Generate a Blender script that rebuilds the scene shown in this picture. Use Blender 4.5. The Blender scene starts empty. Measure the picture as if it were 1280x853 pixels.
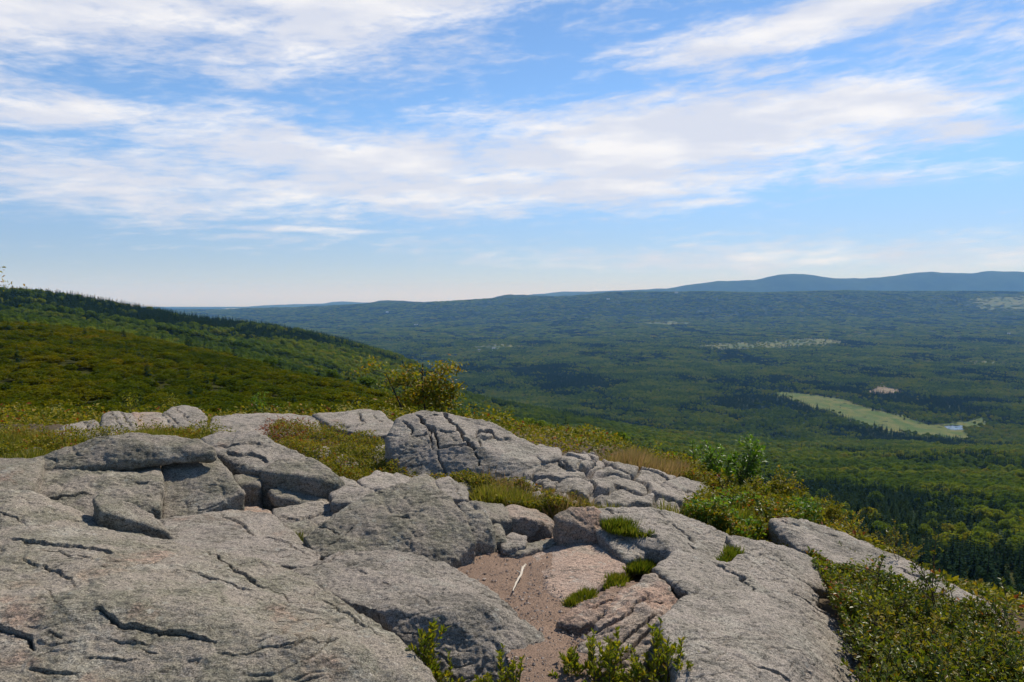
import bpy, bmesh, math, random
import numpy as np
from mathutils import Vector

random.seed(7); RNG = np.random.default_rng(11)
SC = bpy.context.scene
COL = SC.collection
R = math.radians

# ------------------------------------------------------------------ camera, sky, sun, exposure
F_PX, CX, CY, PITCH = 985.0, 640.0, 426.5, R(3.26)      # the eye stands at the origin, about 1.65 m above the ledge
cam_d = bpy.data.cameras.new('camera'); cam = bpy.data.objects.new('camera', cam_d); COL.objects.link(cam)
cam_d.sensor_width = 36; cam_d.lens = F_PX/1280*36; cam_d.clip_start = .1; cam_d.clip_end = 200000
cam.rotation_euler = (R(90)-PITCH, 0, 0); SC.camera = cam

SUN_AZ, SUN_EL = R(36), R(50)        # azimuth clockwise from straight ahead
W = bpy.data.worlds.new('World'); SC.world = W; W.use_nodes = True
SC.view_settings.view_transform = 'Standard'; SC.view_settings.look = 'None'
SC.view_settings.gamma = 1; SC.view_settings.use_curve_mapping = False
SC.view_settings.exposure = 0.55
SKY_STRENGTH, CLOUD_WHITE = 0.07, 9.0
sun_d = bpy.data.lights.new('sun', 'SUN'); sun = bpy.data.objects.new('sun', sun_d); COL.objects.link(sun)
sun_d.energy = 3.9; sun_d.angle = R(.53); sun_d.color = (1, .94, .84)
sun.rotation_euler = (R(90)-SUN_EL, 0, math.pi-SUN_AZ)   # lamp shines from azimuth SUN_AZ
SC.cycles.use_denoising = True
SC.cycles.max_bounces = 6; SC.cycles.volume_bounces = 2; SC.cycles.transparent_max_bounces = 8

class NT:
    """small helper to write node trees"""
    def __init__(s, nt): s.nt = nt; s.n = nt.nodes; s.l = nt.links
    def node(s, t, **kw):
        n = s.n.new(t)
        for k, v in kw.items(): setattr(n, k, v)
        return n
    def put(s, sock, v):
        if hasattr(v, 'is_output'): s.l.new(v, sock)
        else: sock.default_value = v
    def math(s, op, a, b=None, c=None, clamp=False):
        n = s.node('ShaderNodeMath', operation=op, use_clamp=clamp)
        s.put(n.inputs[0], a)
        if b is not None: s.put(n.inputs[1], b)
        if c is not None: s.put(n.inputs[2], c)
        return n.outputs[0]
    def mix(s, f, a, b, blend='MIX'):
        n = s.node('ShaderNodeMix', data_type='RGBA', blend_type=blend)
        s.put(n.inputs[0], f); s.put(n.inputs[6], a); s.put(n.inputs[7], b)
        return n.outputs[2]
    def noise(s, vec, scale, detail=4, rough=.55, dist=0, out=0):
        n = s.node('ShaderNodeTexNoise')
        if vec is not None: s.put(n.inputs['Vector'], vec)
        n.inputs['Scale'].default_value = scale; n.inputs['Detail'].default_value = detail
        n.inputs['Roughness'].default_value = rough; n.inputs['Distortion'].default_value = dist
        return n.outputs[out]
    def ramp(s, f, lo, hi, a=0., b=1., smooth=True):
        n = s.node('ShaderNodeMapRange', interpolation_type='SMOOTHSTEP' if smooth else 'LINEAR')
        s.put(n.inputs[0], f)
        for i, v in enumerate((lo, hi, a, b)): s.put(n.inputs[1+i], v)
        return n.outputs[0]
    def mapping(s, vec, scale=(1,1,1), rot=(0,0,0)):
        n = s.node('ShaderNodeMapping'); s.put(n.inputs[0], vec)
        n.inputs['Scale'].default_value = scale; n.inputs['Rotation'].default_value = rot
        return n.outputs[0]

def build_world():
    t = NT(W.node_tree); t.n.clear()
    out = t.node('ShaderNodeOutputWorld'); bg = t.node('ShaderNodeBackground'); bg.inputs[1].default_value = SKY_STRENGTH
    sky = t.node('ShaderNodeTexSky', sky_type='NISHITA', sun_disc=False)
    sky.sun_elevation = SUN_EL; sky.sun_rotation = SUN_AZ
    sky.altitude = 700; sky.air_density = .8; sky.dust_density = 0.; sky.ozone_density = 3.0
    tc = t.node('ShaderNodeTexCoord'); sep = t.node('ShaderNodeSeparateXYZ'); t.l.new(tc.outputs['Generated'], sep.inputs[0])
    x, y, z = sep.outputs
    az = t.math('ARCTAN2', x, y)
    el = t.math('ARCSINE', t.math('MINIMUM', t.math('MAXIMUM', z, -1.), 1.))
    # clouds: soft patches at an azimuth and elevation of the sky, torn by noise
    comb = t.node('ShaderNodeCombineXYZ')
    t.put(comb.inputs[0], az); t.put(comb.inputs[1], t.math('MULTIPLY', el, t.math('ADD', 3.6, t.math('MULTIPLY', el, -2.))))
    uv = comb.outputs[0]
    rotuv = t.mapping(uv, (1,1,1), (0,0,R(-16)))
    wisp = t.noise(t.mapping(rotuv, (1.0, 1.5, 1)), 5.5, 9, .60, .5)
    fine = t.noise(t.mapping(rotuv, (1.2, 2.0, 1)), 22, 6, .62, .3)
    shade = t.noise(t.mapping(uv, (1, 1.6, 1)), 6.0, 5, .5)
    def A(px): return math.atan((px-CX)/F_PX)
    def E(row): return math.atan((370-row)/F_PX)
    blobs = [  # px, row, rx, ry, tilt(deg, + rises to the right), weight
        (180, 20, 640, 112, 4, 1.0), (560, 0, 330, 58, 8, .9), (1085, 42, 330, 30, 9, 1.15), (830, 66, 160, 12, 8, .6),
        (1250, 20, 160, 40, 4, .9), (840, 185, 360, 66, 3, 1.2), (1060, 160, 170, 50, -6, 1.0), (470, 205, 330, 58, -4, 1.0),
        (620, 235, 420, 44, 2, .95), (180, 240, 330, 52, 0, .85), (90, 172, 130, 26, 6, .9), (880, 257, 110, 9, 1, .75),
        (380, 290, 150, 6, -1, .7), (1150, 90, 170, 34, 12, .45), (1275, 100, 60, 22, 10, .7), (1210, 146, 140, 6, 0, .6),
        (960, 108, 140, 12, 3, .7), (1170, 190, 130, 22, 2, .8), (620, 300, 700, 14, 0, .36), (300, 315, 500, 10, 0, .34), (950, 322, 420, 26, 0, .7), (1050, 235, 220, 14, 2, .55),
        (-400, 120, 400, 120, 0, .9), (1700, 120, 330, 80, 5, .9), (300, -260, 900, 90, 3, .8), (1300, -420, 700, 120, 0, .8)]
    dens = None
    for (px, row, rx, ry, tilt, w) in blobs:
        dx = t.math('DIVIDE', t.math('SUBTRACT', az, A(px)), rx/F_PX)
        dy = t.math('SUBTRACT', t.math('SUBTRACT', el, E(row)), t.math('MULTIPLY', t.math('SUBTRACT', az, A(px)), math.tan(R(tilt))))
        dy = t.math('DIVIDE', dy, ry/F_PX)
        r2 = t.math('ADD', t.math('MULTIPLY', dx, dx), t.math('MULTIPLY', dy, dy))
        b = t.math('MULTIPLY', t.math('EXPONENT', t.math('MULTIPLY', r2, -1.1)), w)
        dens = b if dens is None else t.math('MAXIMUM', dens, b)
    tear = t.math('ADD', t.math('MULTIPLY', t.math('SUBTRACT', wisp, .5), 1.5), t.math('MULTIPLY', t.math('SUBTRACT', fine, .5), .95))
    cov = t.ramp(t.math('ADD', dens, tear), .18, .98)
    grey = t.ramp(t.math('ADD', shade, t.math('MULTIPLY', dens, .0)), .42, .66)
    ccol = t.mix(grey, (.80*CLOUD_WHITE, .835*CLOUD_WHITE, .95*CLOUD_WHITE, 1), (1.08*CLOUD_WHITE, 1.06*CLOUD_WHITE, 1.06*CLOUD_WHITE, 1))
    gain = t.mix(t.ramp(el, R(.5), R(13)), (.80, .78, .92, 1), (1.22, 1.40, 1.50, 1))
    blue = t.mix(1., sky.outputs[0], gain, 'MULTIPLY')
    col = t.mix(t.math('MULTIPLY', cov, .93), blue, ccol)
    t.l.new(col, bg.inputs[0]); t.l.new(bg.outputs[0], out.inputs[0])
build_world()

# ------------------------------------------------------------------ maths helpers
FWD = np.array([0, math.cos(PITCH), -math.sin(PITCH)]); UP = np.array([0, math.sin(PITCH), math.cos(PITCH)])
def ray(px, row):
    d = np.array([(px-CX)/F_PX, 0, 0]) + FWD - (row-CY)/F_PX*UP
    return d/d[1]                                   # one metre ahead
def project(P):
    zc = P@FWD; return CX+F_PX*P[:, 0]/zc, CY-F_PX*(P@UP)/zc
_prm = np.random.default_rng(5).permutation(256); _prm = np.concatenate([_prm, _prm, _prm])
_g = np.random.default_rng(6).normal(size=(256, 3)); _g /= np.linalg.norm(_g, axis=1)[:, None]
def pnoise(P):
    P = np.asarray(P, float); I = np.floor(P).astype(np.int64); f = P-I; I &= 255
    u = f*f*f*(f*(f*6-15)+10); out = np.zeros(len(P))
    for dx in (0, 1):
        a = _prm[(I[:, 0]+dx) & 255]; wx = u[:, 0] if dx else 1-u[:, 0]
        for dy in (0, 1):
            b = _prm[a+((I[:, 1]+dy) & 255)]; wy = wx*(u[:, 1] if dy else 1-u[:, 1])
            for dz in (0, 1):
                g = _g[_prm[b+((I[:, 2]+dz) & 255)]]
                out += wy*(u[:, 2] if dz else 1-u[:, 2])*(g[:, 0]*(f[:, 0]-dx)+g[:, 1]*(f[:, 1]-dy)+g[:, 2]*(f[:, 2]-dz))
    return out*1.5
def fbm(P, oct=4, gain=.5):
    s = 0; a = 1.
    for i in range(oct): s = s+a*pnoise(P*2.03**i+i*17.3); a *= gain
    return s
def sstep(a, b, x):
    t = np.clip((x-a)/(b-a), 0, 1); return t*t*(3-2*t)
def pchip(xk, yk, x):
    h = np.diff(xk); d = np.diff(yk)/h; m = np.zeros(len(xk)); m[0] = d[0]; m[-1] = d[-1]
    for i in range(1, len(xk)-1):
        if d[i-1]*d[i] > 0: m[i] = 2*d[i-1]*d[i]/(d[i-1]+d[i])
    i = np.clip(np.searchsorted(xk, x)-1, 0, len(h)-1); t = np.clip((x-xk[i])/h[i], 0, 1)
    return (yk[i]*(2*t**3-3*t**2+1)+h[i]*m[i]*(t**3-2*t**2+t)+yk[i+1]*(-2*t**3+3*t**2)+h[i]*m[i+1]*(t**3-t**2))

# ------------------------------------------------------------------ mesh helpers
def mesh_obj(name, V, Fq, mat=None, parent=None, smooth=True, attr=None, link=True):
    """V (n,3); Fq a list of (m,k) index arrays"""
    me = bpy.data.meshes.new(name); V = np.asarray(V, np.float32)
    Fq = [np.asarray(f, np.int32) for f in (Fq if isinstance(Fq, list) else [Fq]) if len(f)]
    me.vertices.add(len(V)); me.vertices.foreach_set('co', V.ravel())
    loops = np.concatenate([f.ravel() for f in Fq]); tot = np.concatenate([np.full(len(f), f.shape[1], np.int32) for f in Fq])
    me.loops.add(len(loops)); me.loops.foreach_set('vertex_index', loops)
    me.polygons.add(len(tot)); st = np.concatenate([[0], np.cumsum(tot)[:-1]]).astype(np.int32)
    me.polygons.foreach_set('loop_start', st); me.polygons.foreach_set('loop_total', tot)
    me.polygons.foreach_set('use_smooth', np.full(len(tot), smooth))
    if attr:
        for k, a in attr.items():
            at = me.attributes.new(k, 'FLOAT', 'POINT'); at.data.foreach_set('value', np.asarray(a, np.float32))
    me.update(calc_edges=True)
    if mat: me.materials.append(mat)
    o = bpy.data.objects.new(name, me)
    if link: COL.objects.link(o)
    if parent: o.parent = parent
    return o
def tag(o, label=None, cat=None, group=None, kind=None):
    if label: o['label'] = label
    if cat: o['category'] = cat
    if group: o['group'] = group
    if kind: o['kind'] = kind
    return o
def empty(name, loc, rz=0, s=1):
    o = bpy.data.objects.new(name, None); COL.objects.link(o); o.empty_display_size = .1
    o.location = loc; o.rotation_euler = (0, 0, rz); o.scale = (s, s, s); return o
def dup(root, loc, rz=0, s=1, label=None):
    c = root.copy(); COL.objects.link(c); c.location = loc; c.rotation_euler = (0, 0, rz)
    c.scale = s if isinstance(s, tuple) else (s, s, s)
    if label: c['label'] = label
    for ch in root.children:
        d = ch.copy(); COL.objects.link(d); d.parent = c
    return c

# ------------------------------------------------------------------ materials
def new_mat(name):
    m = bpy.data.materials.new(name); m.use_nodes = True; t = NT(m.node_tree); t.n.clear()
    out = t.node('ShaderNodeOutputMaterial'); return m, t, out
def principled(t, col, rough=.9, spec=.25, normal=None):
    b = t.node('ShaderNodeBsdfPrincipled'); t.put(b.inputs['Base Color'], col); t.put(b.inputs['Roughness'], rough)
    b.inputs['Specular IOR Level'].default_value = spec
    if normal is not None: t.l.new(normal, b.inputs['Normal'])
    return b.outputs[0]
def bump(t, h, dist, strength=1.0, normal=None):
    b = t.node('ShaderNodeBump'); b.inputs['Distance'].default_value = dist; b.inputs['Strength'].default_value = strength
    t.l.new(h, b.inputs['Height'])
    if normal is not None: t.l.new(normal, b.inputs['Normal'])
    return b.outputs[0]

def granite(name, grey, lichen, pink, pink_amt=.3, seed=0.):
    m, t, out = new_mat(name)
    tc = t.node('ShaderNodeTexCoord'); P = tc.outputs['Object']
    oi = t.node('ShaderNodeObjectInfo')
    off = t.node('ShaderNodeVectorMath', operation='ADD'); t.l.new(P, off.inputs[0]); off.inputs[1].default_value = (seed, seed*2, 0)
    P = off.outputs[0]
    big = t.noise(P, 1.1, 5, .6, .4); mid = t.noise(P, 4.5, 6, .65, .3); small = t.noise(P, 26, 5, .7); grain = t.noise(P, 150, 3, .7); salt = t.noise(P, 420, 2, .6)
    col = t.mix(t.ramp(mid, .36, .66), grey, lichen)
    pk = t.ramp(t.math('ADD', big, t.math('MULTIPLY', t.math('SUBTRACT', mid, .5), .6)), .70-pink_amt*.5, .86-pink_amt*.5)
    col = t.mix(t.math('MULTIPLY', pk, .85), col, pink)
    crust = t.ramp(t.noise(t.mapping(P, (1, 1, 1), (0, 0, .7)), 2.7, 7, .72, .8), .54, .62)
    col = t.mix(t.math('MULTIPLY', crust, .45), col, (.36, .335, .27, 1))
    stain = t.ramp(t.noise(t.mapping(P, (.6, 2.2, 1), (0, 0, R(-20))), 1.9, 7, .7, .6), .55, .66)
    col = t.mix(t.math('MULTIPLY', stain, .5), col, (.105, .095, .075, 1))
    # dark lichen blotches and pale crusts
    strk = t.noise(t.mapping(P, (1, 2.6, 3), (R(12), R(10), R(-24))), 19, 6, .75, .3)
    dk = t.ramp(t.math('ADD', strk, t.math('MULTIPLY', t.math('SUBTRACT', mid, .5), .55)), .52, .66)
    col = t.mix(t.math('MULTIPLY', dk, .8), col, (.075, .066, .050, 1))
    fleck = t.ramp(t.noise(P, 62, 5, .8), .52, .62)
    col = t.mix(t.math('MULTIPLY', fleck, .8), col, (.05, .043, .033, 1))
    lit_ = t.ramp(t.noise(t.mapping(P, (1, 1.6, 2), (0, 0, 1.)), 38, 4, .75), .56, .68)
    col = t.mix(t.math('MULTIPLY', lit_, .6), col, (.42, .36, .30, 1))
    v = t.node('ShaderNodeTexVoronoi', feature='F1'); t.l.new(t.mapping(P, (1, 1, 1)), v.inputs['Vector']); v.inputs['Scale'].default_value = 17; v.inputs['Randomness'].default_value = 1
    spot = t.math('MULTIPLY', t.ramp(v.outputs['Distance'], .30, .20), t.ramp(t.noise(P, 7, 3), .52, .62))
    col = t.mix(t.math('MULTIPLY', spot, .35), col, (.36, .36, .31, 1))
    col = t.mix(1., col, t.mix(t.ramp(grain, .3, .7), (.50, .50, .50, 1), (1.5, 1.5, 1.5, 1)), 'MULTIPLY')
    col = t.mix(1., col, t.mix(t.ramp(salt, .3, .7), (.72, .72, .72, 1), (1.25, 1.25, 1.25, 1)), 'MULTIPLY')
    var = t.ramp(oi.outputs['Random'], 0., 1., .90, 1.10, False)
    vv = t.node('ShaderNodeCombineColor'); [t.l.new(var, vv.inputs[i]) for i in range(3)]
    col = t.mix(1., col, vv.outputs[0], 'MULTIPLY')
    # foliation: short lines that run across the slabs
    fol = t.noise(t.mapping(P, (2.2, 9, 16), (R(12), R(10), R(-24))), 3.2, 5, .65, .4)
    n = bump(t, fol, .016, .6)
    n = bump(t, strk, .017, .8, n)
    n = bump(t, small, .013, .75, n)
    n = bump(t, grain, .002, .7, n)
    t.l.new(principled(t, col, .88, .22, n), out.inputs[0])
    return m
G_GREY = granite('lichen_granite', (.262, .222, .176, 1), (.200, .184, .130, 1), (.36, .245, .18, 1), .12)
G_LIGHT = granite('pale_granite', (.315, .268, .222, 1), (.258, .228, .182, 1), (.38, .265, .20, 1), .16, 3.)
G_PINK = granite('pink_granite', (.32, .245, .19, 1), (.25, .21, .162, 1), (.40, .255, .18, 1), .46, 7.)
G_ROSE = granite('rose_granite', (.32, .25, .20, 1), (.26, .22, .175, 1), (.37, .255, .19, 1), .75, 11.)

def leaf_mat(name, cols, trans=.35, rough=.45, spec=.35, by='attr', far=False):
    """cols: list of (position, rgb) looked up by a per-leaf random value"""
    m, t, out = new_mat(name)
    r = t.node('ShaderNodeValToRGB'); cr = r.color_ramp
    while len(cr.elements) > 1: cr.elements.remove(cr.elements[0])
    cr.elements[0].position = cols[0][0]; cr.elements[0].color = (*cols[0][1], 1)
    for p, c in cols[1:]:
        e = cr.elements.new(p); e.color = (*c, 1)
    if by == 'attr':
        a = t.node('ShaderNodeAttribute', attribute_name='leaf'); f = a.outputs['Fac']
    else:
        oi = t.node('ShaderNodeObjectInfo')
        pat = t.noise(oi.outputs['Location'], .006, 4, .6)
        a = t.node('ShaderNodeAttribute', attribute_name='leaf')
        f = t.math('ADD', t.math('MULTIPLY', oi.outputs['Random'], .45), t.math('ADD', t.math('MULTIPLY', t.ramp(pat, .40, .60), .42), t.math('MULTIPLY', a.outputs['Fac'], .15)))
    t.l.new(f, r.inputs[0])
    b = principled(t, r.outputs[0], rough, spec)
    tr = t.node('ShaderNodeBsdfTranslucent'); t.l.new(t.mix(1., r.outputs[0], (1.5, 1.5, .7, 1), 'MULTIPLY'), tr.inputs[0])
    mx = t.node('ShaderNodeMixShader'); mx.inputs[0].default_value = trans
    t.l.new(b, mx.inputs[1]); t.l.new(tr.outputs[0], mx.inputs[2]); t.l.new(mx.outputs[0], out.inputs[0])
    return m
def plain(name, col, rough=.9, spec=.2, var=.25, scale=30):
    m, t, out = new_mat(name); tc = t.node('ShaderNodeTexCoord')
    n = t.noise(tc.outputs['Object'], scale, 5, .6)
    c = t.mix(n, tuple(c*(1-var) for c in col)+(1,), tuple(c*(1+var) for c in col)+(1,))
    t.l.new(principled(t, c, rough, spec, bump(t, n, .01, .4)), out.inputs[0]); return m
M_BROAD = leaf_mat('broadleaf_crowns', [(0, (.045, .082, .014)), (.45, (.095, .140, .017)), (.8, (.165, .195, .022)), (1, (.23, .185, .018))], .38, .9, .03, 'obj')
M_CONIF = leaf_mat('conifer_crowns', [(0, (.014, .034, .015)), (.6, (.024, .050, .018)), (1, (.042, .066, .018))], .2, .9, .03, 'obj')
M_SCRUB = leaf_mat('scrub_oak_crowns', [(0, (.030, .050, .006)), (.35, (.070, .085, .005)), (.7, (.13, .115, .005)), (1, (.19, .125, .008))], .40, .9, .02, 'obj')
M_HEATH = leaf_mat('heath_leaves', [(0, (.05, .07, .008)), (.4, (.14, .14, .010)), (.8, (.25, .20, .014)), (.97, (.25, .15, .016)), (1, (.22, .06, .015))], .36, .55, .15)
M_BLUEB = leaf_mat('blueberry_leaves', [(0, (.035, .065, .006)), (.5, (.095, .12, .008)), (.8, (.18, .17, .010)), (.94, (.20, .12, .012)), (1, (.26, .07, .012))], .36, .42, .3)
M_YELLOW = leaf_mat('sprig_leaves', [(0, (.07, .11, .008)), (.5, (.16, .18, .010)), (.9, (.27, .22, .014)), (1, (.28, .12, .02))], .42, .45, .25)
M_LIME = leaf_mat('lime_leaves', [(0, (.05, .12, .012)), (.6, (.10, .18, .016)), (1, (.15, .20, .02))], .42)
M_AUTUMN = leaf_mat('yellow_tree_leaves', [(0, (.08, .10, .008)), (.5, (.17, .17, .010)), (.85, (.27, .20, .012)), (1, (.32, .14, .012))], .42, .5, .2)
M_GRASS = leaf_mat('grass_blades', [(0, (.07, .095, .010)), (.5, (.16, .16, .02)), (1, (.30, .24, .07))], .35, .6, .15)
M_DRY = leaf_mat('dry_grass_blades', [(0, (.14, .12, .04)), (.5, (.27, .19, .11)), (1, (.34, .20, .15))], .35, .7, .1)
M_MOSS = leaf_mat('moss_blades', [(0, (.055, .085, .008)), (.6, (.11, .135, .012)), (1, (.20, .17, .025))], .35, .7, .1)
M_GOLD = leaf_mat('goldenrod_flowers', [(0, (.25, .20, .015)), (1, (.42, .30, .02))], .35)
M_RED = leaf_mat('red_leaves', [(0, (.14, .035, .015)), (1, (.26, .07, .02))], .35)
M_BARK = plain('bark', (.045, .036, .03)); M_TWIG = plain('twig_bark', (.07, .045, .035))
M_DEAD = plain('bleached_wood', (.50, .43, .34), .8, .2, .15)
M_GREYWOOD = plain('weathered_wood', (.14, .12, .11))

# ------------------------------------------------------------------ terrain
def base_z(x, y):
    s = np.logaddexp(0, (x-.9)*3)/3
    edge = y-(7.85-1.1*(x-2.4))                     # the ledge breaks off behind the rock spine on the right
    t = np.clip((x-2.3)/.9, 0, 1)
    return -1.65-.22*s-.018*np.maximum(0, y-8.5)**1.4-.75*np.logaddexp(0, np.clip(edge, -4, 12)*6)/6*t*t*(3-2*t)
# each column: ground rows seen from the ledge at a run of distances (rows at eye level 370)
COLS = {  # px: [(distance, row)...]  near foot, hollow, near crest, dip, flank, second crest, dip, valley ...
 -900: [(12,545),(25,560),(60,545),(120,470),(350,380),(500,388),(900,372),(1200,340),(1900,385),(3000,430),(4200,464),(6500,431),(10000,409),(14500,390),(18000,398),(60000,398)],
 0:    [(12,548),(25,562),(60,548),(130,495),(350,409),(450,420),(900,392),(1300,367),(1900,388),(3000,440),(4200,464),(6500,431),(10000,409),(14500,389),(18000,398),(60000,398)],
 120:  [(12,548),(25,562),(60,548),(130,498),(340,419),(450,432),(930,405),(1380,383),(1950,400),(3000,450),(4200,464),(6500,431),(10000,409),(14500,389),(18000,398),(60000,398)],
 240:  [(12,548),(25,562),(60,550),(130,503),(320,440),(450,452),(980,424),(1500,399),(2000,418),(3000,465),(4200,464),(6500,431),(10000,409),(14500,388),(18000,398),(60000,398)],
 370:  [(12,548),(25,565),(60,553),(120,516),(280,472),(450,486),(1050,446),(1700,418),(2150,436),(3000,480),(4200,464),(6500,430),(10000,408),(14500,384),(18000,398),(60000,398)],
 500:  [(12,552),(25,575),(60,565),(110,537),(230,506),(450,520),(1150,483),(1850,450),(2300,466),(3100,490),(4200,463),(6500,430),(10000,406),(14500,379),(18000,398),(60000,398)],
 600:  [(12,560),(25,595),(60,585),(100,560),(180,536),(450,560),(1200,522),(1850,502),(2500,512),(3200,493),(4300,462),(6500,429),(10000,405),(14500,374),(18000,398),(60000,398)],
 680:  [(12,575),(25,612),(50,605),(85,580),(140,557),(420,582),(1200,537),(1800,517),(2400,521),(3100,497),(4300,462),(6500,429),(10000,404),(14000,371),(18000,398),(60000,398)],
 760:  [(12,590),(25,632),(45,630),(70,606),(110,582),(350,600),(1200,549),(1750,533),(2300,532),(3000,501),(4300,461),(6500,428),(10000,402),(14000,367),(18000,398),(60000,398)],
 870:  [(12,620),(25,700),(60,720),(130,690),(300,648),(600,606),(1200,566),(1750,549),(2250,539),(2900,506),(4300,461),(6500,428),(10000,401),(14000,365),(18000,398),(60000,398)],
 1000: [(12,690),(25,800),(70,800),(150,745),(300,690),(600,625),(1200,576),(1750,559),(2200,546),(2800,511),(4300,461),(6500,428),(10000,400),(14000,365),(18000,398),(60000,398)],
 1150: [(12,790),(30,890),(90,850),(180,775),(300,715),(600,632),(1200,578),(1750,562),(2200,548),(2800,511),(4300,461),(6500,428),(10000,400),(14000,365),(18000,398),(60000,398)],
 1300: [(12,880),(35,940),(100,860),(180,790),(300,722),(600,634),(1200,578),(1750,563),(2200,548),(2800,511),(4300,461),(6500,428),(10000,400),(14000,365),(18000,398),(60000,398)],
 2200: [(12,920),(35,950),(100,870),(180,795),(300,725),(600,636),(1200,578),(1750,563),(2200,548),(2800,511),(4300,461),(6500,428),(10000,400),(14000,365),(18000,398),(60000,398)]}
_pk = sorted(COLS); _K = len(COLS[0])
_LD = np.array([[math.log(COLS[p][k][0]) for k in range(_K)] for p in _pk])
_ZK = np.array([[-(COLS[p][k][1]-370)*COLS[p][k][0]/F_PX for k in range(_K)] for p in _pk])
PXG = np.linspace(-900, 2200, 311); LDG = np.linspace(math.log(12), math.log(60000), 640)
ZT = np.zeros((len(PXG), len(LDG)))
for i, p in enumerate(PXG):
    ld = np.array([pchip(np.array(_pk, float), _LD[:, k], np.array([p]))[0] for k in range(_K)])
    zk = np.array([pchip(np.array(_pk, float), _ZK[:, k], np.array([p]))[0] for k in range(_K)])
    ZT[i] = pchip(ld, zk, LDG)
# soften across the view so that no pleats show
for _ in range(4): ZT[1:-1] = .25*ZT[:-2]+.5*ZT[1:-1]+.25*ZT[2:]
MEADOW = [(966,489),(1010,493),(1060,500),(1085,510),(1130,520),(1165,533),(1215,528),(1232,522),(1240,532),(1212,540),(1222,556),(1190,552),(1150,547),(1085,535),(1050,520),(1010,508),(975,497)]
def ground_z(px, D):
    fi = np.clip((px-PXG[0])/(PXG[1]-PXG[0]), 0, len(PXG)-1.001); L = np.log(np.maximum(D, 1e-3))
    fj = np.clip((L-LDG[0])/(LDG[1]-LDG[0]), 0, len(LDG)-1.001)
    i = fi.astype(int); j = fj.astype(int); a = fi-i; b = fj-j
    z = ZT[i, j]*(1-a)*(1-b)+ZT[i+1, j]*a*(1-b)+ZT[i, j+1]*(1-a)*b+ZT[i+1, j+1]*a*b
    x = (px-CX)/F_PX*D
    P = np.stack([x, D, np.zeros_like(x)], 1)
    roll = 26*fbm(P/1700., 3)*sstep(3300, 5200, D)+7*fbm(P/260., 3)*sstep(500, 1100, D)*(1-sstep(2000, 2300, D)*(1-sstep(3300, 4500, D)))+1.3*fbm(P/35., 3)*sstep(35, 120, D)
    near = base_z(x, D)-.10+.035*fbm(P/.6, 3)
    D0 = np.interp(px, [-900, 700, 900, 1100, 1300], [10.5, 9.5, 8.5, 7.2, 6.0])
    return near*(1-sstep(0, 1, (D-D0)/5.5))+(z+roll)*sstep(0, 1, (D-D0)/5.5)
def gp(px, D):
    D = np.atleast_1d(np.asarray(D, float)); px = np.atleast_1d(np.asarray(px, float))
    return np.stack([(px-CX)/F_PX*D, D, ground_z(px, D)], 1)
def inside(poly, X, Y):
    r = np.zeros(len(X), bool); n = len(poly)
    for i in range(n):
        x0, y0 = poly[i]; x1, y1 = poly[i-1]
        c = ((y0 > Y) != (y1 > Y)) & (X < (x1-x0)*(Y-y0)/((y1-y0) if y1 != y0 else 1e-9)+x0); r ^= c
    return r
def ground_hit(px, row):
    """distance at which the sight line meets the ground from far off (valley features)"""
    return 400.*F_PX/(row-370.)

def build_ground():
    px = np.linspace(-900, 2200, 380)
    D = np.concatenate([np.linspace(.3, 9, 90)[:-1], np.exp(np.linspace(math.log(9), math.log(60000), 420))])
    A, B = np.meshgrid(px, D, indexing='ij'); P = gp(A.ravel(), B.ravel())
    n, k = A.shape; idx = np.arange(n*k).reshape(n, k)
    F = np.stack([idx[:-1, :-1].ravel(), idx[1:, :-1].ravel(), idx[1:, 1:].ravel(), idx[:-1, 1:].ravel()], 1)
    m, t, out = new_mat('forest_floor_and_soil')
    g = t.node('ShaderNodeNewGeometry'); Pn = g.outputs['Position']
    ln = t.node('ShaderNodeVectorMath', operation='LENGTH'); t.l.new(Pn, ln.inputs[0]); dist = ln.outputs['Value']
    soil = t.mix(t.noise(Pn, 9, 6, .7), (.060, .045, .030, 1), (.13, .10, .068, 1))
    scrub = t.mix(t.noise(Pn, .25, 5, .6), (.020, .026, .005, 1), (.045, .042, .007, 1))
    fl = t.mix(t.ramp(t.noise(Pn, .0016, 6, .62), .40, .62), (.014, .026, .012, 1), (.036, .052, .017, 1))
    fl = t.mix(t.math('MULTIPLY', t.ramp(t.noise(Pn, .0009, 6, .7, .6), .62, .68), .45), fl, (.10, .105, .05, 1))
    c = t.mix(t.ramp(dist, 12, 22), soil, scrub); c = t.mix(t.ramp(dist, 350, 600), c, fl)
    nb = bump(t, t.noise(Pn, .03, 6, .7), 14, .8)
    t.l.new(principled(t, c, 1, .05), out.inputs[0])
    return tag(mesh_obj('ground', P, F, m), kind='structure')
build_ground()

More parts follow.
